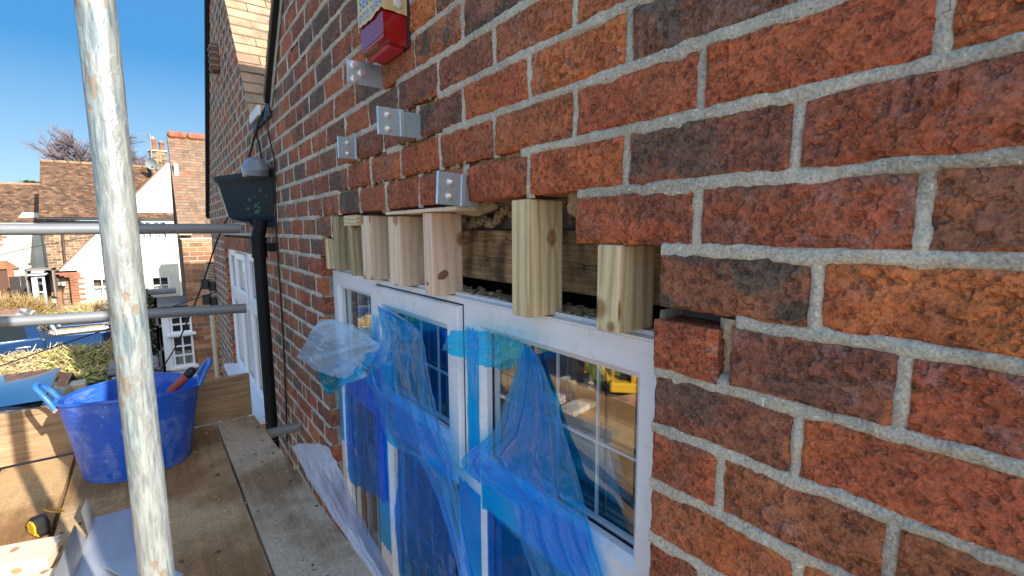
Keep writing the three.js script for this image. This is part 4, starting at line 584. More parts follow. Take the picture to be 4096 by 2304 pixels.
{
  const G = 'loose sheets of blue protective film', f1 = thing('protective_film', 'pale crumpled flap of blue film peeled outwards over the brick beside the window', 'plastic film', [0, 0, 0]);
  const A = [[[-1.295, 2.783, 0.085], [-1.175, 2.793, 0.062], [-1.073, 2.779, 0.036], [-1.028, 2.754, 0.010], [-1.015, 2.732, -0.012]], [[-1.359, 2.735, 0.100], [-1.213, 2.732, 0.078], [-1.103, 2.729, 0.052], [-1.037, 2.723, 0.016], [-1.004, 2.720, -0.010]], [[-1.485, 2.654, 0.105], [-1.312, 2.652, 0.082], [-1.141, 2.673, 0.056], [-1.067, 2.687, 0.020], [-0.997, 2.709, -0.008]], [[-1.652, 2.574, 0.100], [-1.441, 2.557, 0.080], [-1.205, 2.584, 0.054], [-1.087, 2.635, 0.022], [-0.995, 2.695, -0.008]]];
  mesh('loose_flap', drape(A, 110, 80, { fa: 0.009, fu: 4, fv: 1.4, cr: 0.005, seed: 3, rag: 0.012 }), M.filmSkySheen, f1);
  const B = [[[-1.442, 2.564, 0.075], [-1.235, 2.631, 0.052], [-1.103, 2.673, 0.028], [-1.033, 2.709, 0.006], [-1.011, 2.718, -0.014]], [[-1.460, 2.514, 0.070], [-1.249, 2.586, 0.050], [-1.093, 2.651, 0.026], [-1.028, 2.689, 0.006], [-1.006, 2.706, -0.013]], [[-1.350, 2.478, 0.062], [-1.206, 2.555, 0.044], [-1.089, 2.620, 0.022], [-1.029, 2.667, 0.004], [-1.005, 2.689, -0.013]]];
  mesh('folded_band', drape(B, 90, 30, { fa: 0.004, fu: 5, cr: 0.003, seed: 8, rag: 0.006 }), M.film, f1);
  const f2 = thing('protective_film', 'blue film sagging in front of the middle casement, pinched into creases', 'plastic film', [0, 0, 0]);
  const C = [[[-1.031, 2.853, -0.018], [-0.982, 2.855, -0.015], [-0.932, 2.859, -0.012]], [[-1.028, 2.815, -0.018], [-0.858, 2.842, -0.002], [-0.722, 2.850, 0.004]], [[-1.011, 2.752, -0.018], [-0.773, 2.806, 0.012], [-0.636, 2.836, 0.016]], [[-1.080, 2.613, 0.012], [-0.782, 2.742, 0.022], [-0.617, 2.782, 0.014]], [[-1.000, 2.552, 0.004], [-0.755, 2.650, 0.016], [-0.602, 2.711, 0.010]], [[-1.025, 2.494, -0.010], [-0.743, 2.577, 0.010], [-0.570, 2.646, 0.010]], [[-1.027, 2.435, -0.018], [-0.721, 2.519, 0.004], [-0.540, 2.582, 0.010]], [[-0.962, 2.405, -0.022], [-0.681, 2.494, 0.004], [-0.511, 2.548, 0.012]], [[-0.717, 2.445, -0.006], [-0.576, 2.489, 0.010], [-0.488, 2.500, 0.014]], [[-0.616, 2.408, 0.004], [-0.526, 2.431, 0.014], [-0.468, 2.442, 0.016]], [[-0.531, 2.349, 0.010], [-0.481, 2.373, 0.018], [-0.440, 2.385, 0.018]], [[-0.469, 2.251, 0.012], [-0.433, 2.278, 0.018], [-0.411, 2.292, 0.018]]];
  mesh('hanging_sheet', drape(C, 200, 260, { fa: 0.011, fu: 4, fv: 2, cr: 0.005, seed: 14 }), M.filmFold, f2);
  const D = [[[-1.463, 2.474, -0.030], [-1.171, 2.579, -0.012], [-1.018, 2.651, -0.014]], [[-1.487, 2.374, -0.036], [-1.225, 2.464, -0.026], [-1.040, 2.525, -0.020]], [[-1.513, 2.224, -0.040], [-1.259, 2.311, -0.034], [-1.057, 2.386, -0.028]], [[-1.524, 2.093, -0.044], [-1.269, 2.177, -0.038], [-1.059, 2.247, -0.030]], [[-1.510, 2.020, -0.046], [-1.264, 2.088, -0.040], [-1.051, 2.151, -0.030]]];
  const f4 = thing('protective_film', 'deep blue film still clinging over the left pane of the window', 'plastic film', [0, 0, 0]); mesh('clinging_sheet', drape(D, 80, 120, { fa: 0.006, fu: 5, fv: 1.3, cr: 0.004, seed: 22, rag: 0.02 }), M.filmDeep, f4);
  const f5 = thing('protective_film', 'wrinkled blue film stretched over the lower middle pane', 'plastic film', [0, 0, 0]);
  const E = [[[-0.959, 2.425, -0.042], [-0.799, 2.423, -0.036], [-0.616, 2.430, -0.030]], [[-0.974, 2.308, -0.044], [-0.778, 2.331, -0.036], [-0.598, 2.359, -0.030]], [[-0.997, 2.143, -0.036], [-0.773, 2.227, -0.030], [-0.577, 2.293, -0.026]], [[-0.994, 1.982, -0.040], [-0.763, 2.095, -0.034], [-0.576, 2.189, -0.028]], [[-0.978, 1.885, -0.044], [-0.758, 2.018, -0.036], [-0.576, 2.130, -0.030]]];
  mesh('stretched_sheet', drape(E, 90, 120, { fa: 0.007, fu: 4.5, fv: 2.6, cr: 0.006, seed: 31 }), M.filmDeep, f5);
  const f6 = thing('protective_film', 'large blue film sheet hanging in long folds across the right pane', 'plastic film', [0, 0, 0]);
  const F = [[[-0.533, 2.859, -0.012], [-0.451, 2.872, -0.012], [-0.384, 2.881, -0.020], [-0.303, 2.886, -0.010], [-0.230, 2.888, 0.004]], [[-0.527, 2.836, 0.004], [-0.448, 2.841, -0.004], [-0.384, 2.843, -0.012], [-0.294, 2.854, 0.002], [-0.224, 2.871, 0.014]], [[-0.526, 2.817, 0.016], [-0.444, 2.810, 0.004], [-0.383, 2.808, -0.004], [-0.286, 2.824, 0.008], [-0.227, 2.853, 0.018]]];
  mesh('torn_top_flap', drape(F, 90, 40, { fa: 0.006, fu: 7, fv: 2, cr: 0.004, seed: 41, rag: 0.004 }), M.film, f6);
  const H = [[[-0.311, 2.862, -0.060], [-0.292, 2.854, -0.064], [-0.273, 2.840, -0.070]], [[-0.337, 2.796, -0.056], [-0.276, 2.806, -0.060], [-0.248, 2.800, -0.071]], [[-0.368, 2.717, -0.050], [-0.278, 2.742, -0.056], [-0.221, 2.758, -0.071]], [[-0.396, 2.645, -0.040], [-0.273, 2.685, -0.052], [-0.196, 2.707, -0.070]], [[-0.487, 2.555, -0.012], [-0.292, 2.623, -0.044], [-0.172, 2.668, -0.068]], [[-0.459, 2.521, -0.010], [-0.271, 2.585, -0.040], [-0.151, 2.630, -0.064]], [[-0.353, 2.527, -0.020], [-0.238, 2.563, -0.034], [-0.123, 2.611, -0.050]], [[-0.303, 2.521, -0.022], [-0.203, 2.548, -0.030], [-0.100, 2.593, -0.038]], [[-0.284, 2.462, -0.020], [-0.175, 2.499, -0.026], [-0.076, 2.547, -0.034]], [[-0.219, 2.394, -0.018], [-0.124, 2.453, -0.024], [-0.049, 2.497, -0.032]]];
  const H2 = [[[-0.327, 2.862, -0.064], [-0.300, 2.857, -0.064], [-0.281, 2.846, -0.064]], [[-0.342, 2.793, -0.064], [-0.294, 2.800, -0.064], [-0.259, 2.801, -0.064]], [[-0.364, 2.714, -0.064], [-0.301, 2.734, -0.064], [-0.243, 2.753, -0.064]], [[-0.391, 2.640, -0.064], [-0.301, 2.672, -0.064], [-0.231, 2.697, -0.064]], [[-0.413, 2.559, -0.064], [-0.308, 2.602, -0.064], [-0.222, 2.637, -0.064]], [[-0.403, 2.489, -0.064], [-0.294, 2.535, -0.064], [-0.214, 2.568, -0.064]]];
  mesh('inner_fold', drape(H2, 90, 120, { fa: 0.004, fu: 5, fv: 1.1, cr: 0.002, seed: 63, rag: 0.03 }), M.filmFold, f6);
  mesh('hanging_sheet', drape(H, 220, 240, { fa: 0.007, fu: 5, fv: 1.1, cr: 0.0035, seed: 55, amp: (u, v) => (0.3 + v * 1.2) * (1 - 0.5 * u) }), M.filmFold, f6);
  // film still stuck flat on the frame members, each with torn ends
  const stuck = (label, x0, x1, y0, y1, z, m = M.film, sd = 1) => { const t = thing('frame_film', label, 'plastic film', [0, 0, 0]); mesh('strip', grid(30, 60, (u, v) => { const w = v < 0.08 || v > 0.92 ? 1 : 0.15; return [lerp(x0, x1, u) + (fbm(v * 9 + sd, u * 2, 2, 3) - 0.5) * 0.006 * (u < 0.1 || u > 0.9 ? 1 : 0), lerp(y0, y1, v) + (fbm(u * 9 + sd, 1, 3, 3) - 0.5) * 0.02 * w * (v < 0.08 || v > 0.92 ? 1 : 0), z + 0.0016 * (fbm(u * 5 + sd, v * 8, 1, 3))]; }), m, t); return t; };
  stuck('blue film strip stuck on the left stile of the window', JL + 0.006, JL + 0.053, 2.19, 2.635, ZF + 0.0012, M.film, 3);
  stuck('blue film strip stuck on the left stile of the middle casement', -1.088, -1.04, 2.50, 2.815, ZF + 0.0255, M.film, 5);
  stuck('blue film strip on the mullion below the middle casement, left', -1.155, -1.056, 1.95, 2.484, ZF + 0.0015, M.film, 7);
  stuck('blue film strip stuck on the left stile of the right light', -0.516, -0.462, 2.49, 2.865, ZF + 0.0012, M.film, 9);
  stuck('blue film strip on the mullion below the right light', -0.566, -0.462, 1.72, 2.46, ZF + 0.0014, M.film, 11);
  stuck('blue film strip stuck along the transom of the right light', -0.455, -0.10, 2.432, 2.552, ZF + 0.0026, M.film, 13);
  stuck('blue film strip stuck along the bottom rail of the middle casement', -1.03, -0.64, 2.502, 2.555, ZF + 0.0258, M.film, 15);
  stuck('blue film strip along the transom below the middle casement', -1.03, -0.6, 2.42, 2.482, ZF + 0.0015, M.film, 17);
  stuck('deep blue film over the lower right pane', -0.455, -0.20, 1.75, 2.425, ZF - 0.012, M.filmDeep, 19);
}

// ---------- ground ----------
const gy = (x, z) => { const a = step(-9.5, -19, x), b = step(6, 14, z); return 0.62 * a - 0.42 * step(-11.5, -13.5, x) * (1 - step(-16.5, -18.5, x)) + 0.25 * (1 - step(-3, -8, x)) * 0 + 0.0 * b; };
{
  const g = grid(150, 150, (u, v) => { const x = -70 + 130 * u, z = -60 + 130 * v; return [x, gy(x, z) - 0.02 + 0.06 * (fbm(x * 0.3, z * 0.3, 2, 3) - 0.5), z]; }, (u, v, p) => [p[0] * 0.35, p[2] * 0.35]);
  tag(mesh('ground', g, M.tarmac, scene), 'pale gravel and concrete ground round the houses', 'ground', null, 'structure');
  const far = grid(8, 8, (u, v) => [-400 + 800 * u, -0.35, -400 + 800 * v], (u, v, p) => [p[0] * 0.2, p[2] * 0.2]); tag(mesh('terrain', far, M.soil, scene), 'open ground running out to the horizon', 'terrain', null, 'structure');
  const lawn = grid(70, 40, (u, v) => { const x = -24 + 18.5 * u, z = 3.6 + 6 * v; return [x, gy(x, z) + 0.03 + 0.08 * (fbm(x * 1.3, z * 1.3, 4, 3) - 0.4), z]; }, (u, v, p) => [p[0] * 0.7, p[2] * 0.7]); tag(mesh('lawn', lawn, M.lawn, scene), 'yellow green lawn in the front gardens', 'lawn', null, 'structure');
  // grass blades as one mass
  const r = rnd(61), pos = [], col = []; for (let i = 0; i < 26000; i++) { const x = -24 + 18.5 * r(), z = 3.6 + 6 * r(), y = gy(x, z) + 0.0, h = 0.06 + r() * 0.1, a = r() * 6.28, w = 0.012; const k = 0.6 + r() * 0.8, c = r() < 0.4 ? [0.34 * k, 0.30 * k, 0.09 * k] : [0.15 * k, 0.22 * k, 0.035 * k]; pos.push(x - Math.cos(a) * w, y, z - Math.sin(a) * w, x + Math.cos(a) * w, y, z + Math.sin(a) * w, x + (r() - 0.5) * 0.06, y + h + 0.05, z + (r() - 0.5) * 0.06); for (let q = 0; q < 3; q++) col.push(...c); }
  const gg = new THREE.BufferGeometry(); gg.setAttribute('position', new THREE.Float32BufferAttribute(pos, 3)); gg.setAttribute('color', new THREE.Float32BufferAttribute(col, 3)); gg.computeVertexNormals(); tag(mesh('grass', gg, M.leaf, scene), 'rough winter grass standing on the front lawns', 'grass', null, 'stuff');
}
// ---------- brickwork of the neighbouring houses, one brick each where it can be told apart ----------
function brickPanel(parent, x0, x1, y0, y1, o = {}) { // local plane z = 0 facing +z
  const ga = o.ga ?? 0.083, pi = 0.2204, r = rnd(o.seed ?? 1), list = [], pal = o.pal ?? [[0.46, 0.20, 0.09], [0.38, 0.16, 0.07], [0.25, 0.12, 0.065], [0.50, 0.24, 0.12], [0.33, 0.14, 0.065]];
  for (let j = 0; y0 + j * ga < y1 - 0.01; j++) for (let x = x0 - (j % 2 ? pi / 2 : 0); x < x1; x += pi) {
    let a = Math.max(x0, x), b = Math.min(x1, x + pi - 0.014), c = y0 + j * ga, d = Math.min(y1, c + ga - 0.017); if (b - a < 0.02 || d - c < 0.02) { r(); continue; }
    if (o.mask && !o.mask((a + b) / 2, (c + d) / 2)) continue;
    const g = new THREE.BoxGeometry(b - a, d - c, 0.02); g.translate((a + b) / 2, (c + d) / 2, 0.0 + (r() - 0.5) * 0.004); const p = pal[Math.floor(r() * pal.length)], k = 0.75 + r() * 0.5; list.push(setColor(boxUV(g, 3.3, r() * 5, r() * 5), p.map((q) => Math.min(1, q * k * 1.3))));
  }
  const n = o.single ?? 0; list.forEach((g, i) => { if (i < n) mesh('brick', g, M.brickFar, parent); }); if (list.length > n) tag(mesh('brick', list.slice(n), M.brickFar, parent), null, null, null, 'stuff');
  if (o.back !== false) mesh('mortar', boxUV(extrude(o.shape ?? rectP(x0 + 0.002, x1 - 0.002, y0, y1), 0.05, { holes: o.holes }).translate(0, 0, -0.056)), M.mortarFar, parent);
}
function smallWindow(parent, x0, x1, y0, y1, cols, rows, label, o = {}) {
  const w = sub('window', parent, label), n = o.lights ?? 1, z = o.z ?? 0.0;
  for (let i = 0; i < n; i++) { const a = lerp(x0, x1, i / n), b = lerp(x0, x1, (i + 1) / n), f = o.fw ?? 0.05; mesh('frame', ring(a, b, y0, y1, [[0, z - 0.06], [0, z + 0.012], [f, z + 0.012], [f, z - 0.03]]), M.upvcFar, w); mesh('pane', grid(1, 1, (u, v) => [lerp(a + f, b - f, u), lerp(y0 + f, y1 - f, v), z - 0.02]), M.glass, w);
    for (let k = 1; k < cols; k++) { const x = lerp(a + f, b - f, k / cols); mesh('glazing_bar', box(x - 0.013, x + 0.013, y0 + f, y1 - f, z - 0.018, z + 0.004), M.upvcFar, w); } for (let k = 1; k < rows; k++) { const y = lerp(y0 + f, y1 - f, k / rows); mesh('glazing_bar', box(a + f, b - f, y - 0.013, y + 0.013, z - 0.0185, z + 0.0045), M.upvcFar, w); } }
  mesh('sill', box(x0 - 0.05, x1 + 0.05, y0 - 0.045, y0 - 0.002, z - 0.05, z + 0.07, 0.004), M.upvcFar, w);
  mesh('room_box', [box(x0 - 0.2, x1 + 0.2, y0 - 0.3, y1 + 0.2, z - 1.4, z - 1.36), box(x0 - 0.2, x0 - 0.16, y0 - 0.3, y1 + 0.2, z - 1.4, z - 0.1), box(x1 + 0.16, x1 + 0.2, y0 - 0.3, y1 + 0.2, z - 1.4, z - 0.1), box(x0 - 0.2, x1 + 0.2, y1 + 0.16, y1 + 0.2, z - 1.4, z - 0.1), box(x0 - 0.2, x1 + 0.2, y0 - 0.3, y0 - 0.26, z - 1.4, z - 0.1)], std([0.22, 0.20, 0.18], 0.95), w);
  if (o.cloth) mesh('curtain', grid(20, 6, (u, v) => [lerp(x0, x1, u * 0.9 + 0.05), lerp(y0, y0 + (y1 - y0) * 0.45, v), z - 0.14 + 0.03 * Math.sin(u * 30)]), std([0.6, 0.58, 0.55], 0.9), w);
  return w;
}
const PALBROWN = [[0.17, 0.095, 0.055], [0.14, 0.075, 0.042], [0.20, 0.105, 0.058], [0.10, 0.058, 0.036], [0.24, 0.13, 0.07]];
const L = (p) => [-p[2], p[1]]; // a point of a wall that faces +x, in that house's own x and y
// the brick neighbour
{
  const h = thing('neighbour_house', 'brick neighbour house with a steep pinkish tiled roof and white ground floor bay', 'house', [-10, 0, 0], Math.PI / 2), top = 3.26, lx = -0.175;
  const w = sub('wall', h, 'sunlit orange brick front of the neighbour house'); brickPanel(w, lx, 1.6, 0.25, 3.02, { seed: 4, single: 210, mask: (x, y) => !(x < 0.0 && y < 1.62 && x < lx + 0.03) });
  mesh('eaves_course', [box(lx, 1.6, 3.04, 3.09, -0.04, 0.03), box(lx, 1.6, 3.10, 3.15, -0.04, 0.06), box(lx, 1.6, 3.16, 3.21, -0.04, 0.09)], std([0.30, 0.13, 0.07], 0.9, { map: T.soft }), h); mesh('flashing', box(lx - 0.02, 1.6, 2.955, 2.972, -0.02, 0.02), M.white, h);
  for (let i = 0; i < 2; i++) mesh('corbel', box(lx - 0.04, lx + 0.16, 3.03 + i * 0.07, 3.06 + i * 0.07, -0.02, 0.12), std([0.55, 0.42, 0.28], 0.8), h);
  const roof = sub('roof', h, 'steep pinkish brown tiled roof with red ridge tiles'), s = 1.3, e = 3.215, rdg = 1.36, len = Math.hypot(1, s) * rdg, n = Math.hypot(1, s), PT = [[0.31, 0.20, 0.13], [0.30, 0.195, 0.125], [0.32, 0.205, 0.13], [0.28, 0.18, 0.115], [0.31, 0.20, 0.13], [0.29, 0.185, 0.12], [0.31, 0.2, 0.13], [0.36, 0.18, 0.11]];
  tiles(roof, M.tile, [-0.215, e, 0.13], [1, 0, 0], [0, s / n, -1 / n], 2.6, len, { gauge: 0.07, tw: 0.21, kv: 0.24, pal: PT, seed: 8, single: 0, key: (i) => (i % 1 === 0 ? i : 0) });
  mesh('roof_deck', [grid(1, 1, (u, v) => [lerp(-0.2, 2.4, u), e - 0.02 + s * rdg * v, 0.13 - rdg * v]), grid(1, 1, (u, v) => [lerp(-0.2, 2.4, u), e - 0.02 + s * rdg * v, -2.6 + rdg * v])], M.core, roof);
  for (let i = 0; i < 7; i++) { const g = box(-0.155, 0.155, -0.06, 0.07, -0.11, 0.11, 0.05); g.translate(-0.21 + 0.16 + i * 0.318, e + s * rdg - 0.01, 0.13 - rdg + 0.02); mesh('ridge_tile', boxUV(g, 2), std([0.45, 0.15, 0.08], 0.85, { map: T.tile }), roof); }
  mesh('verge', extrude([[0.13, e - 0.06], [0.13 - rdg, e + s * rdg - 0.05], [0.13 - rdg, e + s * rdg - 0.12], [0.13, e - 0.14]], 0.03).rotateY(-Math.PI / 2).translate(-0.19, 0, 0), M.black, roof);
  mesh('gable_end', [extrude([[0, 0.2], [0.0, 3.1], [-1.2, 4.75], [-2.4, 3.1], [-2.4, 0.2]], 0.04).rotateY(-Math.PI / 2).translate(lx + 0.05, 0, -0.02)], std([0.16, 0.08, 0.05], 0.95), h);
  const al = thing('wall_box', 'small pale box on the shaded side gable of the neighbour house', 'wall box', [-10.600, 4.226, 0.123], 0); mesh('box', box(-0.05, 0.05, -0.14, 0.14, -0.02, 0.05, 0.01), std([0.55, 0.60, 0.58], 0.5), al); mesh('box_foot', box(-0.03, 0.03, -0.17, -0.13, -0.01, 0.03, 0.004), M.white, al);
  const bay = sub('bay', h, 'white ground floor bay window'); mesh('bay_roof', box(-0.60, -0.13, 1.615, 1.65, -0.4, 0.16, 0.008), M.upvcFar, bay); mesh('bay_post', [box(-0.585, -0.47, 0.56, 1.61, -0.4, 0.10, 0.008)], M.upvcFar, bay); mesh('bay_base', box(-0.585, -0.135, 0.25, 0.60, -0.4, 0.10, 0.005), M.upvcFar, bay);
  smallWindow(bay, -0.465, -0.14, 1.26, 1.585, 2, 2, 'upper bay light', { z: 0.08, fw: 0.035 }); smallWindow(bay, -0.465, -0.14, 0.64, 1.225, 2, 3, 'lower bay light', { z: 0.08, fw: 0.035, cloth: true });
}
// the white rendered house
{
  const X0 = -19.5, h = thing('rendered_house', 'white rendered house with brown tiled roof, brick porch and small paned windows', 'house', [X0, 0, 0], Math.PI / 2);
  const g0 = L([-19.500, 1.903, 3.018]), ap = L([-19.500, 5.376, 0.053]), bl = 0.45, xr = 0.05;
  const w1 = L([-19.500, 2.828, 1.017]), w1b = L([-19.500, 3.457, 0.213]), w2 = L([-19.500, 1.047, 2.300]), w2b = L([-19.500, 1.625, 1.794]), w3 = L([-19.500, 0.978, 0.788]), w3b = L([-19.500, 1.581, 0.294]);
  const xq = L([-19.500, 1.654, 2.604])[0];
  mesh('rendered_gable', extrude([[xq, bl], [xr, bl], [xr, ap[1] - 0.0], [ap[0], ap[1]], [g0[0], g0[1]], [xq, g0[1]]], 0.2, { holes: [rectP(w1[0], w1b[0], w1[1], w1b[1]), rectP(w2[0], w2b[0], w2[1], w2b[1]), rectP(w3[0], w3b[0], w3[1], w3b[1])] }).translate(0, 0, -0.2), M.render, h);
  smallWindow(h, w1[0], w1b[0], w1[1], w1b[1], 2, 2, 'upper casement window pair', { z: -0.03, lights: 2, fw: 0.05, cloth: true }); smallWindow(h, w2[0], w2b[0], w2[1], w2b[1], 2, 2, 'lower left four pane window', { z: -0.03, cloth: true, fw: 0.045 }); smallWindow(h, w3[0], w3b[0], w3[1], w3b[1], 2, 2, 'lower right four pane window', { z: -0.03, cloth: true, fw: 0.045 });
  // recessed brick part under the main eaves
  const b0 = L([-19.700, 2.902, 3.269]), br = sub('wall', h, 'brown brick wall under the eaves'); brickPanel(br, b0[0], -0.9, 0.3, 3.2, { seed: 11, single: 0, pal: [[0.34, 0.19, 0.10], [0.28, 0.15, 0.08], [0.40, 0.24, 0.13], [0.20, 0.11, 0.06]] }); br.position.z = -0.25;
  const qy = g0[1] - 0.06, quo = sub('quoin', h, 'stepped brick quoins beside the porch'); for (let j = 0; j < 15; j++) { const a = j % 2 ? 0.0 : 0.14; mesh('brick', box(xq - 0.19, xq + a, 0.45 + j * 0.083, 0.45 + j * 0.083 + 0.072, -0.18, 0.014), std([0.42, 0.17, 0.09], 0.9, { map: T.tile }), quo); }
  for (let j = 0; j < 4; j++) mesh('corbel', box(xq - 0.19 - 0.11 * j, xq + 0.06, qy - 0.19 + j * 0.05, qy - 0.145 + j * 0.05, -0.18, 0.02), std([0.44, 0.18, 0.10], 0.9, { map: T.tile }), quo);
  mesh('porch_pillar', box(xq - 0.62, xq - 0.40, 0.3, 1.28, -0.1, 0.12), std([0.40, 0.20, 0.11], 0.9, { map: T.brick }), h); mesh('porch_door', box(xq - 0.4, xq - 0.19, 0.4, 1.5, -1.0, -0.95), M.black, h); mesh('porch_side', box(xq - 0.2, xq - 0.19, 0.3, 1.7, -0.25, -0.18), M.core, h);
  // catslide verge tiles along the gable rake
  const rl = Math.hypot(ap[0] - g0[0], ap[1] - g0[1]), ra = Math.atan2(ap[1] - g0[1], ap[0] - g0[0]); for (let i = 0; i < 34; i++) { const g = box(0, rl / 34 - 0.006, 0, 0.035, -0.22, 0.03); g.rotateZ(ra); g.translate(lerp(g0[0], ap[0], i / 34), lerp(g0[1], ap[1], i / 34), 0); mesh('verge_tile', boxUV(g), std([0.26, 0.12, 0.07], 0.9), h); }
  mesh('catslide', grid(1, 1, (u, v) => [lerp(g0[0] - 0.1, ap[0], u), lerp(g0[1] - 0.05, ap[1], u), lerp(-0.02, -3, v)]), std([0.2, 0.1, 0.06], 0.9), h);
  mesh('added_shadow_wall', box(-0.05, 3, 0.2, 2.87, 1.6, 1.9), M.render, h);  // unseen wall added to cast a shadow on the white gable
  // main roof and gutter
  const roof = sub('roof', h, 'mottled brown tiled roof with pale ridge'), ex0 = L([-19.350, 3.519, 3.293])[0], ex1 = 0.1, ey = 3.53, s = 1.25, n = Math.hypot(1, s), run = 1.45;
  tiles(roof, M.tile, [ex0, ey, 0.12], [1, 0, 0], [0, s / n, -1 / n], ex1 - ex0, run * n, { gauge: 0.064, tw: 0.12, pal: PALBROWN, seed: 12, single: 0 }); mesh('roof_deck', grid(1, 1, (u, v) => [lerp(ex0, ex1, u), ey - 0.03 + s * run * v, 0.12 - run * v]), M.core, roof);
  for (let x = ex0; x < ex1; x += 0.32) { const g = box(-0.155, 0.155, -0.05, 0.06, -0.10, 0.10, 0.045); g.translate(x + 0.16, ey + s * run - 0.01, 0.12 - run + 0.01); mesh('ridge_tile', boxUV(g, 2), std([0.36, 0.22, 0.12], 0.9, { map: T.tile }), roof); }
  mesh('gutter', [box(ex0 - 0.05, -0.9, ey - 0.07, ey - 0.015, 0.10, 0.21, 0.02), box(ex0, -0.9, ey - 0.2, ey - 0.10, -0.1, 0.08)], M.black, h); const dp = L([-19.550, 2.897, 2.844]), dq = L([-19.550, 1.793, 2.881]); mesh('drainpipe', rod([dp[0], dp[1] + 0.4, -0.16], [dq[0], dq[1], -0.16], 0.035, 0.035, 10), std([0.09, 0.05, 0.04], 0.6), h);
  mesh('house_body', [box(ex0 + 0.1, xr, 0.2, 3.5, -4, -3.9), box(ex0 + 0.05, ex0 + 0.1, 0.2, 3.5, -4, -0.3), box(xr - 0.05, xr, 0.2, 5.3, -4, -0.2)], M.mortarFar, h);
  // left bay by the porch
  const bx0 = L([-19.300, 1.850, 3.517])[0], bx1 = L([-19.300, 1.837, 3.305])[0], bay = sub('bay', h, 'white framed side bay with a flat white canopy'); mesh('canopy', [box(bx0 - 0.12, bx1 + 0.05, 1.83, 1.87, -0.2, 0.5, 0.01), box(bx0 - 0.05, bx1, 1.90, 1.95, -0.2, 0.4, 0.01)], M.white, bay); smallWindow(bay, bx0, bx1, 0.85, 1.8, 1, 2, 'tall narrow bay light', { z: 0.35, fw: 0.05 }); mesh('bay_side', box(bx0 - 0.07, bx0, 0.8, 1.82, -0.2, 0.37), std([0.55, 0.52, 0.62], 0.5), bay); mesh('bay_plinth', box(bx0 - 0.05, bx1 - 0.05, 0.2, 0.8, -0.2, 0.3), std([0.40, 0.20, 0.12], 0.9, { map: T.brick }), bay);
  // chimney, pots, aerial, dish
  const ch = thing('chimney_stack', 'brick chimney stack with two orange pots behind the white gable', 'chimney', [-20.6, 4.6, [-20.600, 5.619, 0.265][2]], Math.PI / 2);
  const cw = sub('stack', ch); brickPanel(cw, -0.24, 0.24, 0, 1.25, { seed: 19, single: 70, pal: [[0.34, 0.20, 0.09], [0.26, 0.16, 0.07], [0.16, 0.11, 0.06]] }); cw.position.z = 0.2; mesh('stack_body', box(-0.235, 0.235, 0, 1.25, -0.3, 0.14), M.core, ch); mesh('stack_cap', box(-0.27, 0.27, 1.25, 1.30, -0.32, 0.25, 0.01), std([0.5, 0.45, 0.36], 0.9), ch);
  for (const [x, hh] of [[-0.10, 0.40], [0.13, 0.30]]) { mesh('chimney_pot', boxUV(new THREE.LatheGeometry([[0.075, 0], [0.10, 0.0], [0.105, 0.04], [0.082, 0.07], [0.078, hh - 0.06], [0.10, hh - 0.05], [0.10, hh], [0.07, hh], [0.06, 0.1]].map((p) => new THREE.Vector2(...p)), 18)).translate(x, 1.29, -0.02), std([0.46, 0.17, 0.07], 0.85, { map: T.tile }), ch); } mesh('pot_cowl', boxUV(rod([-0.10, 1.69, -0.02], [-0.10, 1.78, -0.02], 0.04, 0.04, 12)), M.bolt, ch); mesh('pot_cowl', boxUV(rod([0.13, 1.60, -0.02], [0.13, 1.64, -0.02], 0.10, 0.06, 12)), M.bolt, ch);
  const ae = thing('tv_aerial', 'thin television aerial on a mast beside the chimney stack', 'aerial', [0, 0, 0]), m0 = [-20.200, 5.223, 0.462], m1 = [-20.200, 6.310, 0.429], m2 = [-20.400, 6.402, 0.830]; mesh('mast', rod(m0, m1, 0.02, 0.018, 6), std([0.25, 0.26, 0.28], 0.5), ae); mesh('boom', rod(m1, m2, 0.014, 0.012, 6), std([0.25, 0.26, 0.28], 0.5), ae); const rr = V3(m1), qq = V3(m2); mesh('reflector', rod(rr.clone().lerp(qq, 0.05).add(new THREE.Vector3(0, 0.06, 0.0)).toArray(), rr.clone().lerp(qq, 0.05).add(new THREE.Vector3(0, -0.08, 0)).toArray(), 0.05, 0.03, 6), std([0.25, 0.26, 0.28], 0.5), ae);
  const di = thing('satellite_dish', 'grey satellite dish mounted low on the ridge by the chimney', 'satellite dish', [-20.000, 5.281, 0.467], 1.0), dg = new THREE.SphereGeometry(0.4, 24, 8, 0, 6.2832, 0, 0.5); dg.rotateX(-Math.PI / 2 + 0.25); dg.translate(0, 0, 0.36); mesh('dish', dg, std([0.26, 0.29, 0.30], 0.6), di); mesh('arm', rod([0, 0, 0], [0.05, -0.15, -0.3], 0.015, 0.015, 6), M.black, di);
  for (const [q, l] of [[[-19.350, 1.541, 2.935], 'black lantern lamp hanging in the dark porch, upper'], [[-19.250, 1.044, 3.172], 'black lantern lamp on the porch pillar, lower']]) { const t = thing('lantern', l, 'wall lantern', q, 0); mesh('roof_cap', new THREE.ConeGeometry(0.10, 0.08, 6).translate(0, 0.10, 0), M.black, t); mesh('glass_body', new THREE.CylinderGeometry(0.075, 0.05, 0.15, 6).translate(0, -0.01, 0), phys([0.8, 0.8, 0.75], 0.2, { transmission: 0.5 }), t); mesh('base', new THREE.CylinderGeometry(0.05, 0.03, 0.04, 6).translate(0, -0.105, 0), M.black, t); mesh('arm', rod([0, -0.12, 0], [-0.1, -0.15, 0], 0.012, 0.012, 5), M.black, t); }
}
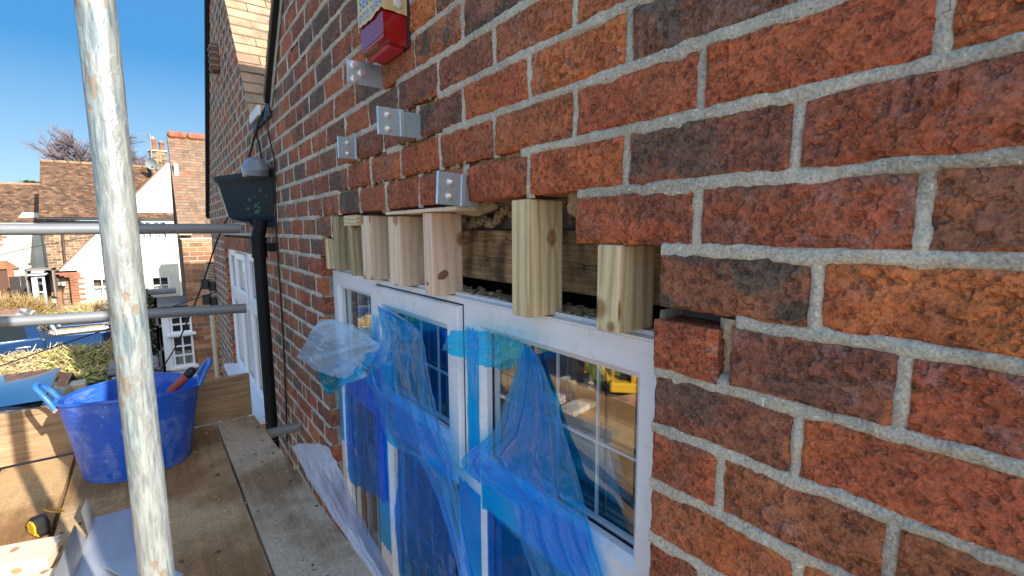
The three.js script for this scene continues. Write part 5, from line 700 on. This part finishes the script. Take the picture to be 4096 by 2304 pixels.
// farthest house on the left
{
  const h = thing('cottage', 'white gabled cottage with brick arch at the far left', 'house', [-22, 0, 0], Math.PI / 2), A = L([-22.000, 1.571, 5.287]), B = L([-22.000, 3.151, 4.033]), xr = L([-22.000, 2.207, 3.663])[0];
  const w = L([-22.000, 1.337, 4.242]), wb = L([-22.000, 1.667, 3.945]);
  mesh('rendered_gable', extrude([[A[0], 0.5], [xr, 0.5], [xr, B[1] + 0.6], [B[0], B[1] + 0.6 - 0.0], [A[0], A[1] + 0.2]], 0.2, { holes: [rectP(w[0], wb[0], w[1], wb[1])] }).translate(0, 0, -0.2), M.render, h); smallWindow(h, w[0], wb[0], w[1], wb[1], 2, 2, 'four pane window', { z: -0.03 });
  const br = sub('wall', h, 'sunlit orange brick wall'); brickPanel(br, A[0] - 0.6, xr - 0.2, 1.5, 3.36, { seed: 23, single: 0, mask: (x, y) => y > lerp(A[1], B[1] + 0.62, clamp((x - A[0]) / (B[0] - A[0]))) + 0.02 }); br.position.z = 0.01;
  const ar = sub('arch', h, 'stepped brick arch'), a0 = L([-22.000, 1.979, 4.497]); for (let j = 0; j < 5; j++) mesh('brick', box(a0[0] - 0.5 + j * 0.02, a0[0] + 0.22 - j * 0.06, 1.9 + j * 0.055 - 0.05 * j * 0, 1.95 + j * 0.055, -0.02, 0.10), std([0.44, 0.19, 0.10], 0.9, { map: T.tile }), ar); mesh('arch_leg', box(a0[0] - 0.06, a0[0] + 0.08, 0.9, 1.9, -0.02, 0.09), std([0.44, 0.19, 0.10], 0.9, { map: T.brick }), ar); mesh('arch_recess', box(a0[0] - 0.6, a0[0] - 0.06, 0.6, 1.88, -0.05, 0.02), std([0.12, 0.06, 0.04], 0.95), ar);
  const roof = sub('roof', h, 'brown tiled roof with pale ridge'), e0 = -4.9, e1 = L([-22.000, 3.415, 3.657])[0], ey = 3.42, s = 1.25, n = Math.hypot(1, s), run = 1.05; tiles(roof, M.tile, [e0, ey, 0.1], [1, 0, 0], [0, s / n, -1 / n], e1 - e0 + 0.4, run * n, { gauge: 0.064, tw: 0.12, pal: PALBROWN, seed: 29 }); mesh('roof_deck', grid(1, 1, (u, v) => [lerp(e0, e1 + 0.4, u), ey - 0.03 + s * run * v, 0.1 - run * v]), M.core, roof); mesh('ridge', box(e0, e1 + 0.4, ey + s * run - 0.03, ey + s * run + 0.06, 0.03 - run, 0.16 - run, 0.03), std([0.42, 0.26, 0.15], 0.9, { map: T.tile }), roof); mesh('gutter', box(e0, e1, ey - 0.06, ey - 0.02, 0.09, 0.17, 0.01), M.white, h); mesh('house_body', box(e0, xr, 0.3, 3.4, -4, -3.9), M.mortarFar, h);
  const f = thing('garden_fence', 'dark close boarded garden fence between the far cottages', 'fence', [-21.2, 0.5, 0], Math.PI / 2), f0 = L([-21.200, 1.127, 4.407])[0], f1 = L([-21.200, 1.072, 3.782])[0]; for (let x = f0, i = 0; x < f1; x += 0.125, i++) mesh('fence_board', box(x, x + 0.118, 0.0, 1.18 + 0.01 * (i % 3), (i % 2) * 0.008, 0.02 + (i % 2) * 0.008), std([0.045, 0.035, 0.035], 0.9), f);
}

// ---------- trees, hedges, shrubs ----------
function prism(a, b, r0, r1, out, n = 4) { const A = V3(a), B = V3(b), d = B.clone().sub(A).normalize(), s = Math.abs(d.y) < 0.9 ? new THREE.Vector3(0, 1, 0) : new THREE.Vector3(1, 0, 0), u = new THREE.Vector3().crossVectors(d, s).normalize(), w = new THREE.Vector3().crossVectors(d, u); for (let i = 0; i < n; i++) { const p = (k, c, r) => { const t = k / n * 6.2832; return [c.x + (u.x * Math.cos(t) + w.x * Math.sin(t)) * r, c.y + (u.y * Math.cos(t) + w.y * Math.sin(t)) * r, c.z + (u.z * Math.cos(t) + w.z * Math.sin(t)) * r]; }; const a0 = p(i, A, r0), a1 = p(i + 1, A, r0), b0 = p(i, B, r1), b1 = p(i + 1, B, r1); out.push(...a0, ...a1, ...b1, ...a0, ...b1, ...b0); } }
function fromTris(pos, cols) { const g = new THREE.BufferGeometry(); g.setAttribute('position', new THREE.Float32BufferAttribute(pos, 3)); if (cols) g.setAttribute('color', new THREE.Float32BufferAttribute(cols, 3)); g.setAttribute('uv', new THREE.Float32BufferAttribute(new Float32Array(pos.length / 3 * 2), 2)); g.computeVertexNormals(); return g; }
function bareTree(label, x, y, z, H, spread, seed, pale = 0) {
  const t = thing('bare_tree', label, 'tree', [x, y, z]), r = rnd(seed), trunk = [], limb = [], twig = [];
  const go = (p, d, L, R, k) => { const n = 3; let q = p; for (let i = 0; i < n; i++) { d = [d[0] + (r() - 0.5) * 0.35, d[1] + (r() - 0.42) * 0.22, d[2] + (r() - 0.5) * 0.35]; const m = Math.hypot(...d); d = d.map((v) => v / m); const e = q.map((v, j) => v + d[j] * L / n), r0 = Math.max(0.014, R * (1 - 0.22 * i)), r1 = Math.max(0.011, R * (1 - 0.22 * (i + 1))); prism(q, e, r0, r1, k === 0 ? trunk : k < 3 ? limb : twig, k < 2 ? 6 : 3); q = e; if (k < 5 && (i > 0 || k > 0)) { const c = k < 2 ? 2 : k < 4 ? 2 : 3; for (let b = 0; b < c; b++) go(q, [d[0] + (r() - 0.5) * spread, d[1] * 0.75 + (r() - 0.3) * 0.5, d[2] + (r() - 0.5) * spread], L * (0.52 + r() * 0.22), r1 * 0.58, k + 1); } } };
  go([0, 0, 0], [0, 1, 0], H * 0.5, H * 0.022, 0);
  mesh('trunk', fromTris(trunk), pale ? std([0.45, 0.42, 0.40], 0.9) : M.bark, t); mesh('limb', fromTris(limb), pale ? std([0.40, 0.36, 0.34], 0.9) : M.bark, t); tag(mesh('crown', fromTris(twig), std([0.17, 0.13, 0.14], 0.9), t), null, null, null, 'stuff');
}
bareTree('large bare winter tree behind the brown tiled roof, left of the scaffold pole', -40, 0.4, [-40.000, 7.733, 2.554][2], 8.4, 1.0, 7, 1);
bareTree('second bare winter tree half hidden by the scaffold pole', -41, 0.4, [-41.000, 7.889, 2.094][2], 7.4, 1.0, 12, 1);
bareTree('thin pale bare sapling behind the lower roof at the left', -38, 0.4, [-38.000, 6.083, 6.472][2], 3.5, 0.5, 15, 1);
bareTree('small bare tree beside the end of the higher roof', -39, 0.4, [-39.000, 6.435, 5.843][2], 3.7, 0.5, 19);
bareTree('faint bare tree low on the skyline between pole and chimney', -44, 0.4, [-44.000, 7.735, 1.471][2], 6.8, 0.9, 25);
function bush(name, label, cat, c, size, n, cols, o = {}) { // leaves and twigs through a rounded box
  const t = thing(name, label, cat, c), r = rnd(o.seed ?? 5), lp = [], lc = [], tp = [], tc = [], [sx, sy, sz] = size, ls = o.leaf ?? 0.05;
  const pt = () => { const u = r() * 2 - 1, w = r() * 2 - 1; let v = 1 - Math.pow(r(), 2.2) * 0.95; const k = o.box ? 1 : Math.sqrt(Math.max(0, 1 - u * u * 0.7 - w * w * 0.7)); const top = k * (0.82 + 0.36 * fbm(u * sx * 1.6 + 7, w * sz * 1.6, o.seed ?? 1, 3)); return [u * sx, v * top * sy, w * sz, u, v, w]; };
  for (let i = 0; i < n; i++) { const p = pt(); if (o.green && r() > o.green(p)) continue; const a = r() * 6.28, b = (r() - 0.3) * 1.4, d = [Math.cos(a) * Math.cos(b), Math.sin(b), Math.sin(a) * Math.cos(b)], e = [-Math.sin(a), (r() - 0.5) * 0.6, Math.cos(a)], L = ls * (0.6 + r() * 0.8), w = L * 0.3, q = p.slice(0, 3), m = q.map((x, k) => x + d[k] * L * 0.5), f = q.map((x, k) => x + d[k] * L), l = m.map((x, k) => x + e[k] * w), rr = m.map((x, k) => x - e[k] * w); lp.push(...q, ...l, ...f, ...q, ...f, ...rr); const cc = cols[Math.floor(r() * cols.length)], k = 0.6 + r() * 0.8; for (let j = 0; j < 6; j++) lc.push(cc[0] * k, cc[1] * k, cc[2] * k); }
  for (let i = 0; i < (o.twigs ?? 0); i++) { const p = pt(), L = (o.tl ?? 0.22) * (0.5 + r()), a = r() * 6.28, b = o.up ? 0.5 + r() * 0.9 : (r() - 0.25) * 1.5, q = p.slice(0, 3), f = [q[0] + Math.cos(a) * Math.cos(b) * L, q[1] + Math.sin(b) * L * 0.7, q[2] + Math.sin(a) * Math.cos(b) * L], n0 = tp.length; prism(q, f, o.tr ?? 0.009, 0.003, tp, 3); const cc = (o.tcols ?? [[0.58, 0.43, 0.20], [0.46, 0.32, 0.14], [0.66, 0.52, 0.27]])[Math.floor(r() * 3)], k = 0.6 + r() * 0.7; for (let j = n0; j < tp.length; j += 3) tc.push(cc[0] * k, cc[1] * k, cc[2] * k); }
  if (lp.length) tag(mesh('foliage', fromTris(lp, lc), M.leaf, t), null, null, null, 'stuff'); if (tp.length) tag(mesh('stem', fromTris(tp, tc), M.leaf, t), null, null, null, 'stuff');
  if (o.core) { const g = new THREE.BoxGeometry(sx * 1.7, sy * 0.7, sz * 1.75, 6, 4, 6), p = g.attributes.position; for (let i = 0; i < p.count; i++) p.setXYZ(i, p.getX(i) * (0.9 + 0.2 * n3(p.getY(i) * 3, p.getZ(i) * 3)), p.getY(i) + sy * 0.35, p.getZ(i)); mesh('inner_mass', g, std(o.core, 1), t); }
}
const GREEN = [[0.24, 0.32, 0.05], [0.17, 0.26, 0.04], [0.34, 0.38, 0.08], [0.42, 0.41, 0.09], [0.13, 0.19, 0.035]];
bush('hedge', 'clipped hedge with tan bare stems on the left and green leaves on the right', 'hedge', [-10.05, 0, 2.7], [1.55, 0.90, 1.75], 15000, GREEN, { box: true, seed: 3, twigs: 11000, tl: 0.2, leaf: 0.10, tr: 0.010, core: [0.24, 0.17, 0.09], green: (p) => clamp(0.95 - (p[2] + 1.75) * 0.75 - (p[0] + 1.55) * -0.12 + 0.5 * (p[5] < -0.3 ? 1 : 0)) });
bush('shrub', 'straggly brown shrub in front of the rendered gable', 'shrub', [-18.8, 0.45, 2.45], [0.25, 0.26, 0.3], 120, GREEN, { seed: 6, twigs: 900, tl: 0.4, up: true });
bush('shrub', 'tall tan ornamental grass by the dark fence at the far left', 'ornamental grass', [-18.4, 0.45, 4.0], [0.5, 0.62, 0.75], 700, GREEN, { seed: 9, twigs: 2600, tl: 0.5, up: true, tcols: [[0.42, 0.27, 0.10], [0.33, 0.20, 0.07], [0.5, 0.36, 0.16]] });
bush('shrub', 'low green plants along the front of the rendered house', 'shrub', [-17.6, 0.42, 3.1], [0.5, 0.45, 1.3], 2600, GREEN, { seed: 12, twigs: 500, leaf: 0.07 });
bush('shrub', 'dark evergreen bush left of the white bay window', 'shrub', [-12.6, 0, 0.98], [0.5, 1.9, 0.42], 5200, [[0.035, 0.05, 0.014], [0.055, 0.07, 0.022]], { seed: 15, twigs: 300, leaf: 0.08 });
bush('evergreen', 'dark green conifer crown above the lower roof on the left', 'tree', [-37, 4.9, [-37.000, 5.924, 5.859][2]], [0.9, 1.0, 0.6], 2200, [[0.07, 0.08, 0.02], [0.10, 0.11, 0.03], [0.05, 0.06, 0.02]], { seed: 18, leaf: 0.14 });
bush('shrub', 'bare wiry climber against the white rendered wall', 'climbing plant', [-19.25, 0.5, 1.75], [0.12, 0.5, 0.55], 0, GREEN, { seed: 21, twigs: 260, tl: 0.45, tcols: [[0.5, 0.42, 0.3], [0.4, 0.33, 0.24], [0.3, 0.24, 0.16]] });
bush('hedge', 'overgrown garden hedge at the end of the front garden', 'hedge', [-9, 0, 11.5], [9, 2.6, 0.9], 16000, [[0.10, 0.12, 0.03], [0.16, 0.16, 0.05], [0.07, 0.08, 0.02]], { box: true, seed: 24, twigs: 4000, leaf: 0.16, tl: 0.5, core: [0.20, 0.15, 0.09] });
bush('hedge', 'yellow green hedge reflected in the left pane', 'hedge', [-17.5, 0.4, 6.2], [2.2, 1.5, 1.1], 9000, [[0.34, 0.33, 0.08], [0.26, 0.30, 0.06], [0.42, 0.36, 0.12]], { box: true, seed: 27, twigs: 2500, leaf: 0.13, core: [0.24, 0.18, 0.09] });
// ---------- vehicles ----------
function wheel(parent, x, y, z, R, s) { const w = sub('wheel', parent), t = new THREE.TorusGeometry(R * 0.78, R * 0.24, 12, 30); t.scale(1, 1, 1.25); t.translate(x, y, z); mesh('tyre', t, std([0.02, 0.02, 0.02], 0.85), w); const g = new THREE.CylinderGeometry(R * 0.62, R * 0.62, 0.10, 24); g.rotateX(Math.PI / 2); g.translate(x, y, z); mesh('rim', g, std([0.05, 0.05, 0.06], 0.4, { metal: 0.6 }), w); for (let i = 0; i < 5; i++) { const b = box(-0.03, 0.03, 0.03, R * 0.6, -0.012, 0.012, 0.006); b.rotateZ(i * 1.2566); b.translate(x, y, z + s * 0.055); mesh('spoke', b, std([0.55, 0.56, 0.58], 0.35, { metal: 0.8 }), w); } }
{
  const blue = phys([0.018, 0.06, 0.17], 0.28, { metalness: 0.35, clearcoat: 1, clearcoatRoughness: 0.05 }), t = thing('pickup_truck', 'dark blue double cab pickup truck parked behind the hedge', 'pickup truck', [-14.45, -0.40, 1.50], -Math.PI / 2 + 0.10); t.scale.setScalar(0.90);
  const W = 1.8, arch = (cx, r) => { const o = []; for (let i = 0; i <= 10; i++) { const a = Math.PI * i / 10; o.push([cx - Math.cos(a) * r, 0.42 + Math.sin(a) * r]); } return o; };
  const bedP = [[0.02, 0.55], [0.02, 1.20], [1.38, 1.24], [1.38, 0.42], ...arch(0.85, 0.43).reverse(), [0.3, 0.42]];
  mesh('bed_side', extrude(bedP, 0.07, { bevel: 0.015 }).translate(0, 0, 0.02), blue, t); mesh('bed_side', extrude(bedP, 0.07, { bevel: 0.015 }).translate(0, 0, W - 0.09), blue, t);
  mesh('tailgate', box(0, 0.07, 0.55, 1.19, 0.03, W - 0.03, 0.02), blue, t); mesh('bed_floor', box(0.05, 1.4, 0.62, 0.68, 0.08, W - 0.08), std([0.10, 0.09, 0.085], 0.9), t); mesh('bed_rail', box(0.02, 1.40, 1.23, 1.275, 0.0, 0.10, 0.01), M.black, t); mesh('bed_rail', box(0.02, 1.40, 1.23, 1.275, W - 0.10, W, 0.01), M.black, t);
  const arcR = []; for (let i = 0; i <= 14; i++) { const a = Math.PI * i / 14; arcR.push([0.85 - Math.cos(a) * 0.455, 0.44 + Math.sin(a) * 0.455, 0.0]); } mesh('arch_lip', tube(arcR, 0.03, 40, 8), blue, t);
  const cabP = [[1.42, 0.42], [1.42, 1.16], [1.48, 1.22], [3.62, 1.13], [4.9, 1.02], [5.05, 0.85], [5.05, 0.45], ...arch(4.2, 0.43).reverse(), [3.6, 0.40]];
  mesh('body', extrude(cabP, W - 0.04, { bevel: 0.02 }).translate(0, 0, 0.02), blue, t);
  const gh = [[1.47, 1.19], [1.62, 1.72], [1.85, 1.80], [2.95, 1.80], [3.75, 1.14]]; mesh('cab', extrude(gh, W - 0.30, { bevel: 0.05 }).translate(0, 0, 0.15), blue, t);
  const gl = phys([0.02, 0.03, 0.035], 0.03, { clearcoat: 1 }); mesh('side_window', extrude([[1.70, 1.27], [1.74, 1.60], [1.86, 1.70], [2.38, 1.71], [2.38, 1.245]], 0.012, { bevel: 0.004 }).translate(0, 0, 0.082), gl, t); mesh('side_window', extrude([[2.50, 1.24], [2.50, 1.71], [2.90, 1.70], [3.45, 1.22]], 0.012, { bevel: 0.004 }).translate(0, 0, 0.082), gl, t); mesh('window_trim', box(1.62, 3.5, 1.213, 1.232, 0.075, 0.1, 0.005), M.bolt, t); mesh('rear_window', box(1.50, 1.52, 1.3, 1.66, 0.3, W - 0.3), gl, t);
  for (const x of [1.66, 2.62]) mesh('door_handle', tube([[x, 1.05, -0.005], [x + 0.05, 1.06, -0.03], [x + 0.20, 1.06, -0.03], [x + 0.25, 1.05, -0.005]], 0.016, 16, 8), M.bolt, t);
  for (const x of [1.45, 2.44, 3.5]) mesh('door_gap', box(x - 0.005, x + 0.005, 0.5, 1.2, -0.004, 0.01), M.black, t);
  for (const z of [0.015, W - 0.015]) { mesh('tail_light', box(-0.02, 0.14, 0.84, 1.14, z - 0.05, z + 0.05, 0.02), phys([0.5, 0.012, 0.01], 0.12, { clearcoat: 1 }), t); mesh('reverse_lens', box(-0.025, 0.0, 0.92, 1.0, z - 0.03, z + 0.03, 0.008), M.white, t); }
  mesh('bumper', box(-0.16, 0.04, 0.45, 0.62, 0.05, W - 0.05, 0.04), M.bolt, t); mesh('sports_bar', [tube([[1.15, 1.24, 0.12], [1.25, 1.52, 0.18], [1.30, 1.55, 0.9], [1.25, 1.52, W - 0.18], [1.15, 1.24, W - 0.12]], 0.04, 50, 10)], M.bolt, t);
  for (const x of [0.85, 4.2]) { wheel(t, x, 0.42, 0.14, 0.38, -1); wheel(t, x, 0.42, W - 0.14, 0.38, 1); }
  for (let i = 0; i < 5; i++) { const k = thing('bed_timber', ['pale plank lying in the pickup bed, nearest the tail', 'second pale plank in the pickup bed', 'grey plank in the middle of the pickup bed', 'bundle of thin laths in the pickup bed near the cab', 'dark plank against the far side of the pickup bed'][i], 'plank', [-14.55 - i * 0.20, 0.62 + 0.02 * i, 1.75 + 0.08 * i], 0.03 * i); mesh('board', wood(box(-0.07, 0.07, 0, 0.035, -0.3, 0.8, 0.004), 2, i, 0), i === 4 ? M.oldBeam : M.pine, k); }
  const s = thing('parked_car', 'dark parked car seen over the toe board, its roof reflecting blue sky', 'car', [-7.15, 0, 1.18], -Math.PI / 2 + 0.02), P = [[0.05, 0.35], [0.02, 0.75], [0.12, 0.95], [3.9, 0.9], [4.1, 0.7], [4.1, 0.35]], Wc = 1.7, paint = phys([0.012, 0.016, 0.028], 0.12, { metalness: 0.2, clearcoat: 1, clearcoatRoughness: 0.03 });
  mesh('body', extrude(P, Wc, { bevel: 0.04 }).translate(0, 0, -Wc + 0.02), paint, s); mesh('glasshouse', extrude([[0.12, 0.92], [0.32, 1.40], [0.6, 1.47], [2.2, 1.47], [3.2, 0.92]], Wc - 0.3, { bevel: 0.06 }).translate(0, 0, -Wc + 0.15), paint, s); mesh('sky_tinted_roof', grid(20, 10, (u, v) => [lerp(0.36, 2.4, u), 1.535 + 0.03 * Math.sin(u * 3.1) * Math.sin(v * 3.1), lerp(-Wc + 0.16, -0.16, v)]), phys([0.05, 0.10, 0.22], 0.06, { metalness: 0.6, clearcoat: 1 }), s);  // blue of the reflected sky is put into the roof panel colour
  mesh('side_window', extrude([[0.4, 0.98], [0.55, 1.34], [2.1, 1.36], [2.8, 0.98]], 0.01).translate(0, 0, -0.085), phys([0.02, 0.03, 0.035], 0.03), s); mesh('rear_light', box(0.0, 0.12, 0.8, 1.0, -0.3, -0.02, 0.02), phys([0.4, 0.01, 0.01], 0.15), s); mesh('badge_panel', box(0.14, 0.36, 1.30, 1.42, -0.62, -0.42, 0.02), std([0.62, 0.58, 0.40], 0.5), s); for (const x of [0.75, 3.3]) { wheel(s, x, 0.32, -0.1, 0.32, 1); wheel(s, x, 0.32, -Wc + 0.12, 0.32, -1); }
  const p = thing('parked_car', 'black car at the left border beyond the ornamental grass', 'car', [-16.8, 0.45, 4.35], -Math.PI / 2); mesh('body', extrude(P, Wc, { bevel: 0.04 }).translate(0, 0, -Wc), M.blackIron, p); mesh('glasshouse', extrude([[0.12, 0.92], [0.32, 1.40], [0.6, 1.45], [2.2, 1.45], [3.2, 0.92]], Wc - 0.3, { bevel: 0.06 }).translate(0, 0, -Wc + 0.15), M.blackIron, p); wheel(p, 0.75, 0.32, -0.05, 0.32, 1);
}
{
  const b = thing('wheelie_bin', 'grey lidded wheelie bin with a white label panel beside the hedge', 'wheelie bin', [-8.9, 0, 0.98], Math.PI / 2); mesh('bin_body', boxUV(new THREE.CylinderGeometry(0.40, 0.31, 0.92, 4, 1, false, Math.PI / 4).translate(0, 0.5, 0)), std([0.06, 0.06, 0.065], 0.6), b); mesh('lid', [box(-0.31, 0.31, 0.965, 1.04, -0.36, 0.34, 0.03), box(-0.29, 0.29, 1.03, 1.075, -0.25, 0.28, 0.02)], std([0.22, 0.22, 0.22], 0.6), b); mesh('label_panel', box(-0.26, 0.26, 0.74, 0.94, 0.268, 0.29, 0.003), std([0.8, 0.78, 0.76], 0.6), b);
  const s = thing('slab_stack', 'stack of weathered pale slabs below the lower right window of the white house', 'slab stack', [-17.200, 0.859, 0.616], Math.PI / 2), r = rnd(4); for (let i = 0; i < 4; i++) mesh('slab', box(-0.32 - r() * 0.08, 0.36 + r() * 0.1, 0.02 + i * 0.125, 0.125 + i * 0.125, -0.35, 0.2 + r() * 0.05, 0.02), std(i % 2 ? [0.16, 0.17, 0.20] : [0.46, 0.40, 0.30], 0.9, { map: T.soft }), s); mesh('pier', box(-0.25, 0.3, -1.2, 0.0, -0.3, 0.15), std([0.30, 0.28, 0.26], 0.9), s);
}
// ---------- building materials in the front garden: the right pane mirrors them ----------
function digger(label, x, z, ry) {
  const t = thing('mini_digger', label, 'mini digger', [x, 0.0, z], ry); t.scale.setScalar(0.5); for (const s of [-1, 1]) { const g = extrude([[-0.7, 0.12], [-0.6, 0], [0.6, 0], [0.7, 0.12], [0.7, 0.3], [0.6, 0.42], [-0.6, 0.42], [-0.7, 0.3]], 0.24, { bevel: 0.02 }).translate(0, 0, s * 0.42 - 0.12); mesh('track', g, M.black, t); }
  mesh('deck', box(-0.75, 0.5, 0.48, 0.85, -0.48, 0.48, 0.06), M.yellow, t); mesh('engine_cover', box(-0.8, -0.25, 0.85, 1.15, -0.46, 0.46, 0.08), M.yellow, t); for (const [px, pz] of [[-0.25, -0.42], [-0.25, 0.42], [0.42, -0.42], [0.42, 0.42]]) mesh('cab_post', boxUV(rod([px, 0.85, pz], [px, 1.9, pz], 0.035, 0.035, 8)), M.yellow, t); mesh('cab_roof', box(-0.35, 0.52, 1.88, 1.97, -0.48, 0.48, 0.03), M.yellow, t); mesh('seat', box(-0.2, 0.15, 0.85, 1.3, -0.2, 0.2, 0.05), M.black, t);
  mesh('boom', tube([[0.5, 0.7, 0], [0.9, 1.5, 0], [1.3, 1.95, 0], [1.7, 1.8, 0]], 0.08, 24, 8), M.yellow, t); mesh('dipper', boxUV(rod([1.7, 1.8, 0], [1.9, 0.8, 0], 0.07, 0.05, 8)), M.yellow, t); mesh('bucket', extrude([[1.75, 0.8], [2.0, 0.75], [2.05, 0.45], [1.85, 0.3], [1.65, 0.45]], 0.4, { bevel: 0.02 }).translate(0, 0, -0.2), M.black, t); mesh('ram', boxUV(rod([0.62, 0.8, 0], [1.2, 1.75, 0], 0.03, 0.03, 8)), M.bolt, t);
}
digger('yellow mini digger in the front garden, farther of two', -6.3, 5.9, 0.6); digger('yellow mini digger in the front garden, nearer of two', -4.9, 5.8, 2.4);
{
  const r = rnd(14), p = thing('brick_pallet', 'stack of orange bricks on a pallet in the front garden', 'brick pallet', [-4.1, 0, 4.1], 0.3); for (let j = 0; j < 8; j++) for (let i = 0; i < 4; i++) for (let k = 0; k < 8; k++) if (k > 5 || j > 6 || i === 3) mesh('brick', box(i * 0.225, i * 0.225 + 0.215, 0.12 + j * 0.068, 0.12 + j * 0.068 + 0.065, k * 0.105, k * 0.105 + 0.1), std([0.5, 0.24, 0.12].map((c) => c * (0.8 + 0.4 * (i * 7 + j * 3 + k) % 1)), 0.9), p); mesh('pallet', [box(0, 0.9, 0, 0.03, 0, 0.85), box(0, 0.9, 0.085, 0.115, 0, 0.85), box(0, 0.9, 0.03, 0.085, 0.38, 0.46)], M.pine, p);
  const l = ['pale sawn timber on the garden stack, topmost', 'second sawn timber of the garden stack', 'sawn timber in the middle of the garden stack', 'thick sawn timber low on the garden stack', 'lowest sawn timber lying on the ground of the garden']; for (let i = 0; i < 5; i++) { const q = thing('sawn_timber', l[i], 'timber', [-5.3 + r() * 0.3, 0.02 + (4 - i) * 0.11, 4.6 + i * 0.16], 0.5 + r() * 0.15); mesh('beam', wood(box(-1.6, 1.6, 0, 0.10, -0.11, 0.11, 0.005), 1.5, i, 0, true), M.pine, q); }
  const s = thing('sand_heap', 'heap of pale sand and rubble in the front garden', 'sand heap', [-7.4, 0, 5.6]); mesh('heap', grid(40, 20, (u, v) => { const a = u * 6.2832, R = 1.3 * v; return [Math.cos(a) * R, (1 - v) * 0.75 + 0.10 * (fbm(Math.cos(a) * R * 3, Math.sin(a) * R * 3, 2, 4) - 0.4) - 0.02, Math.sin(a) * R]; }, (u, v, p) => [p[0], p[2]]), std([0.55, 0.47, 0.34], 0.95, { map: T.sand }), s);
}

renderer.render(scene, camera);
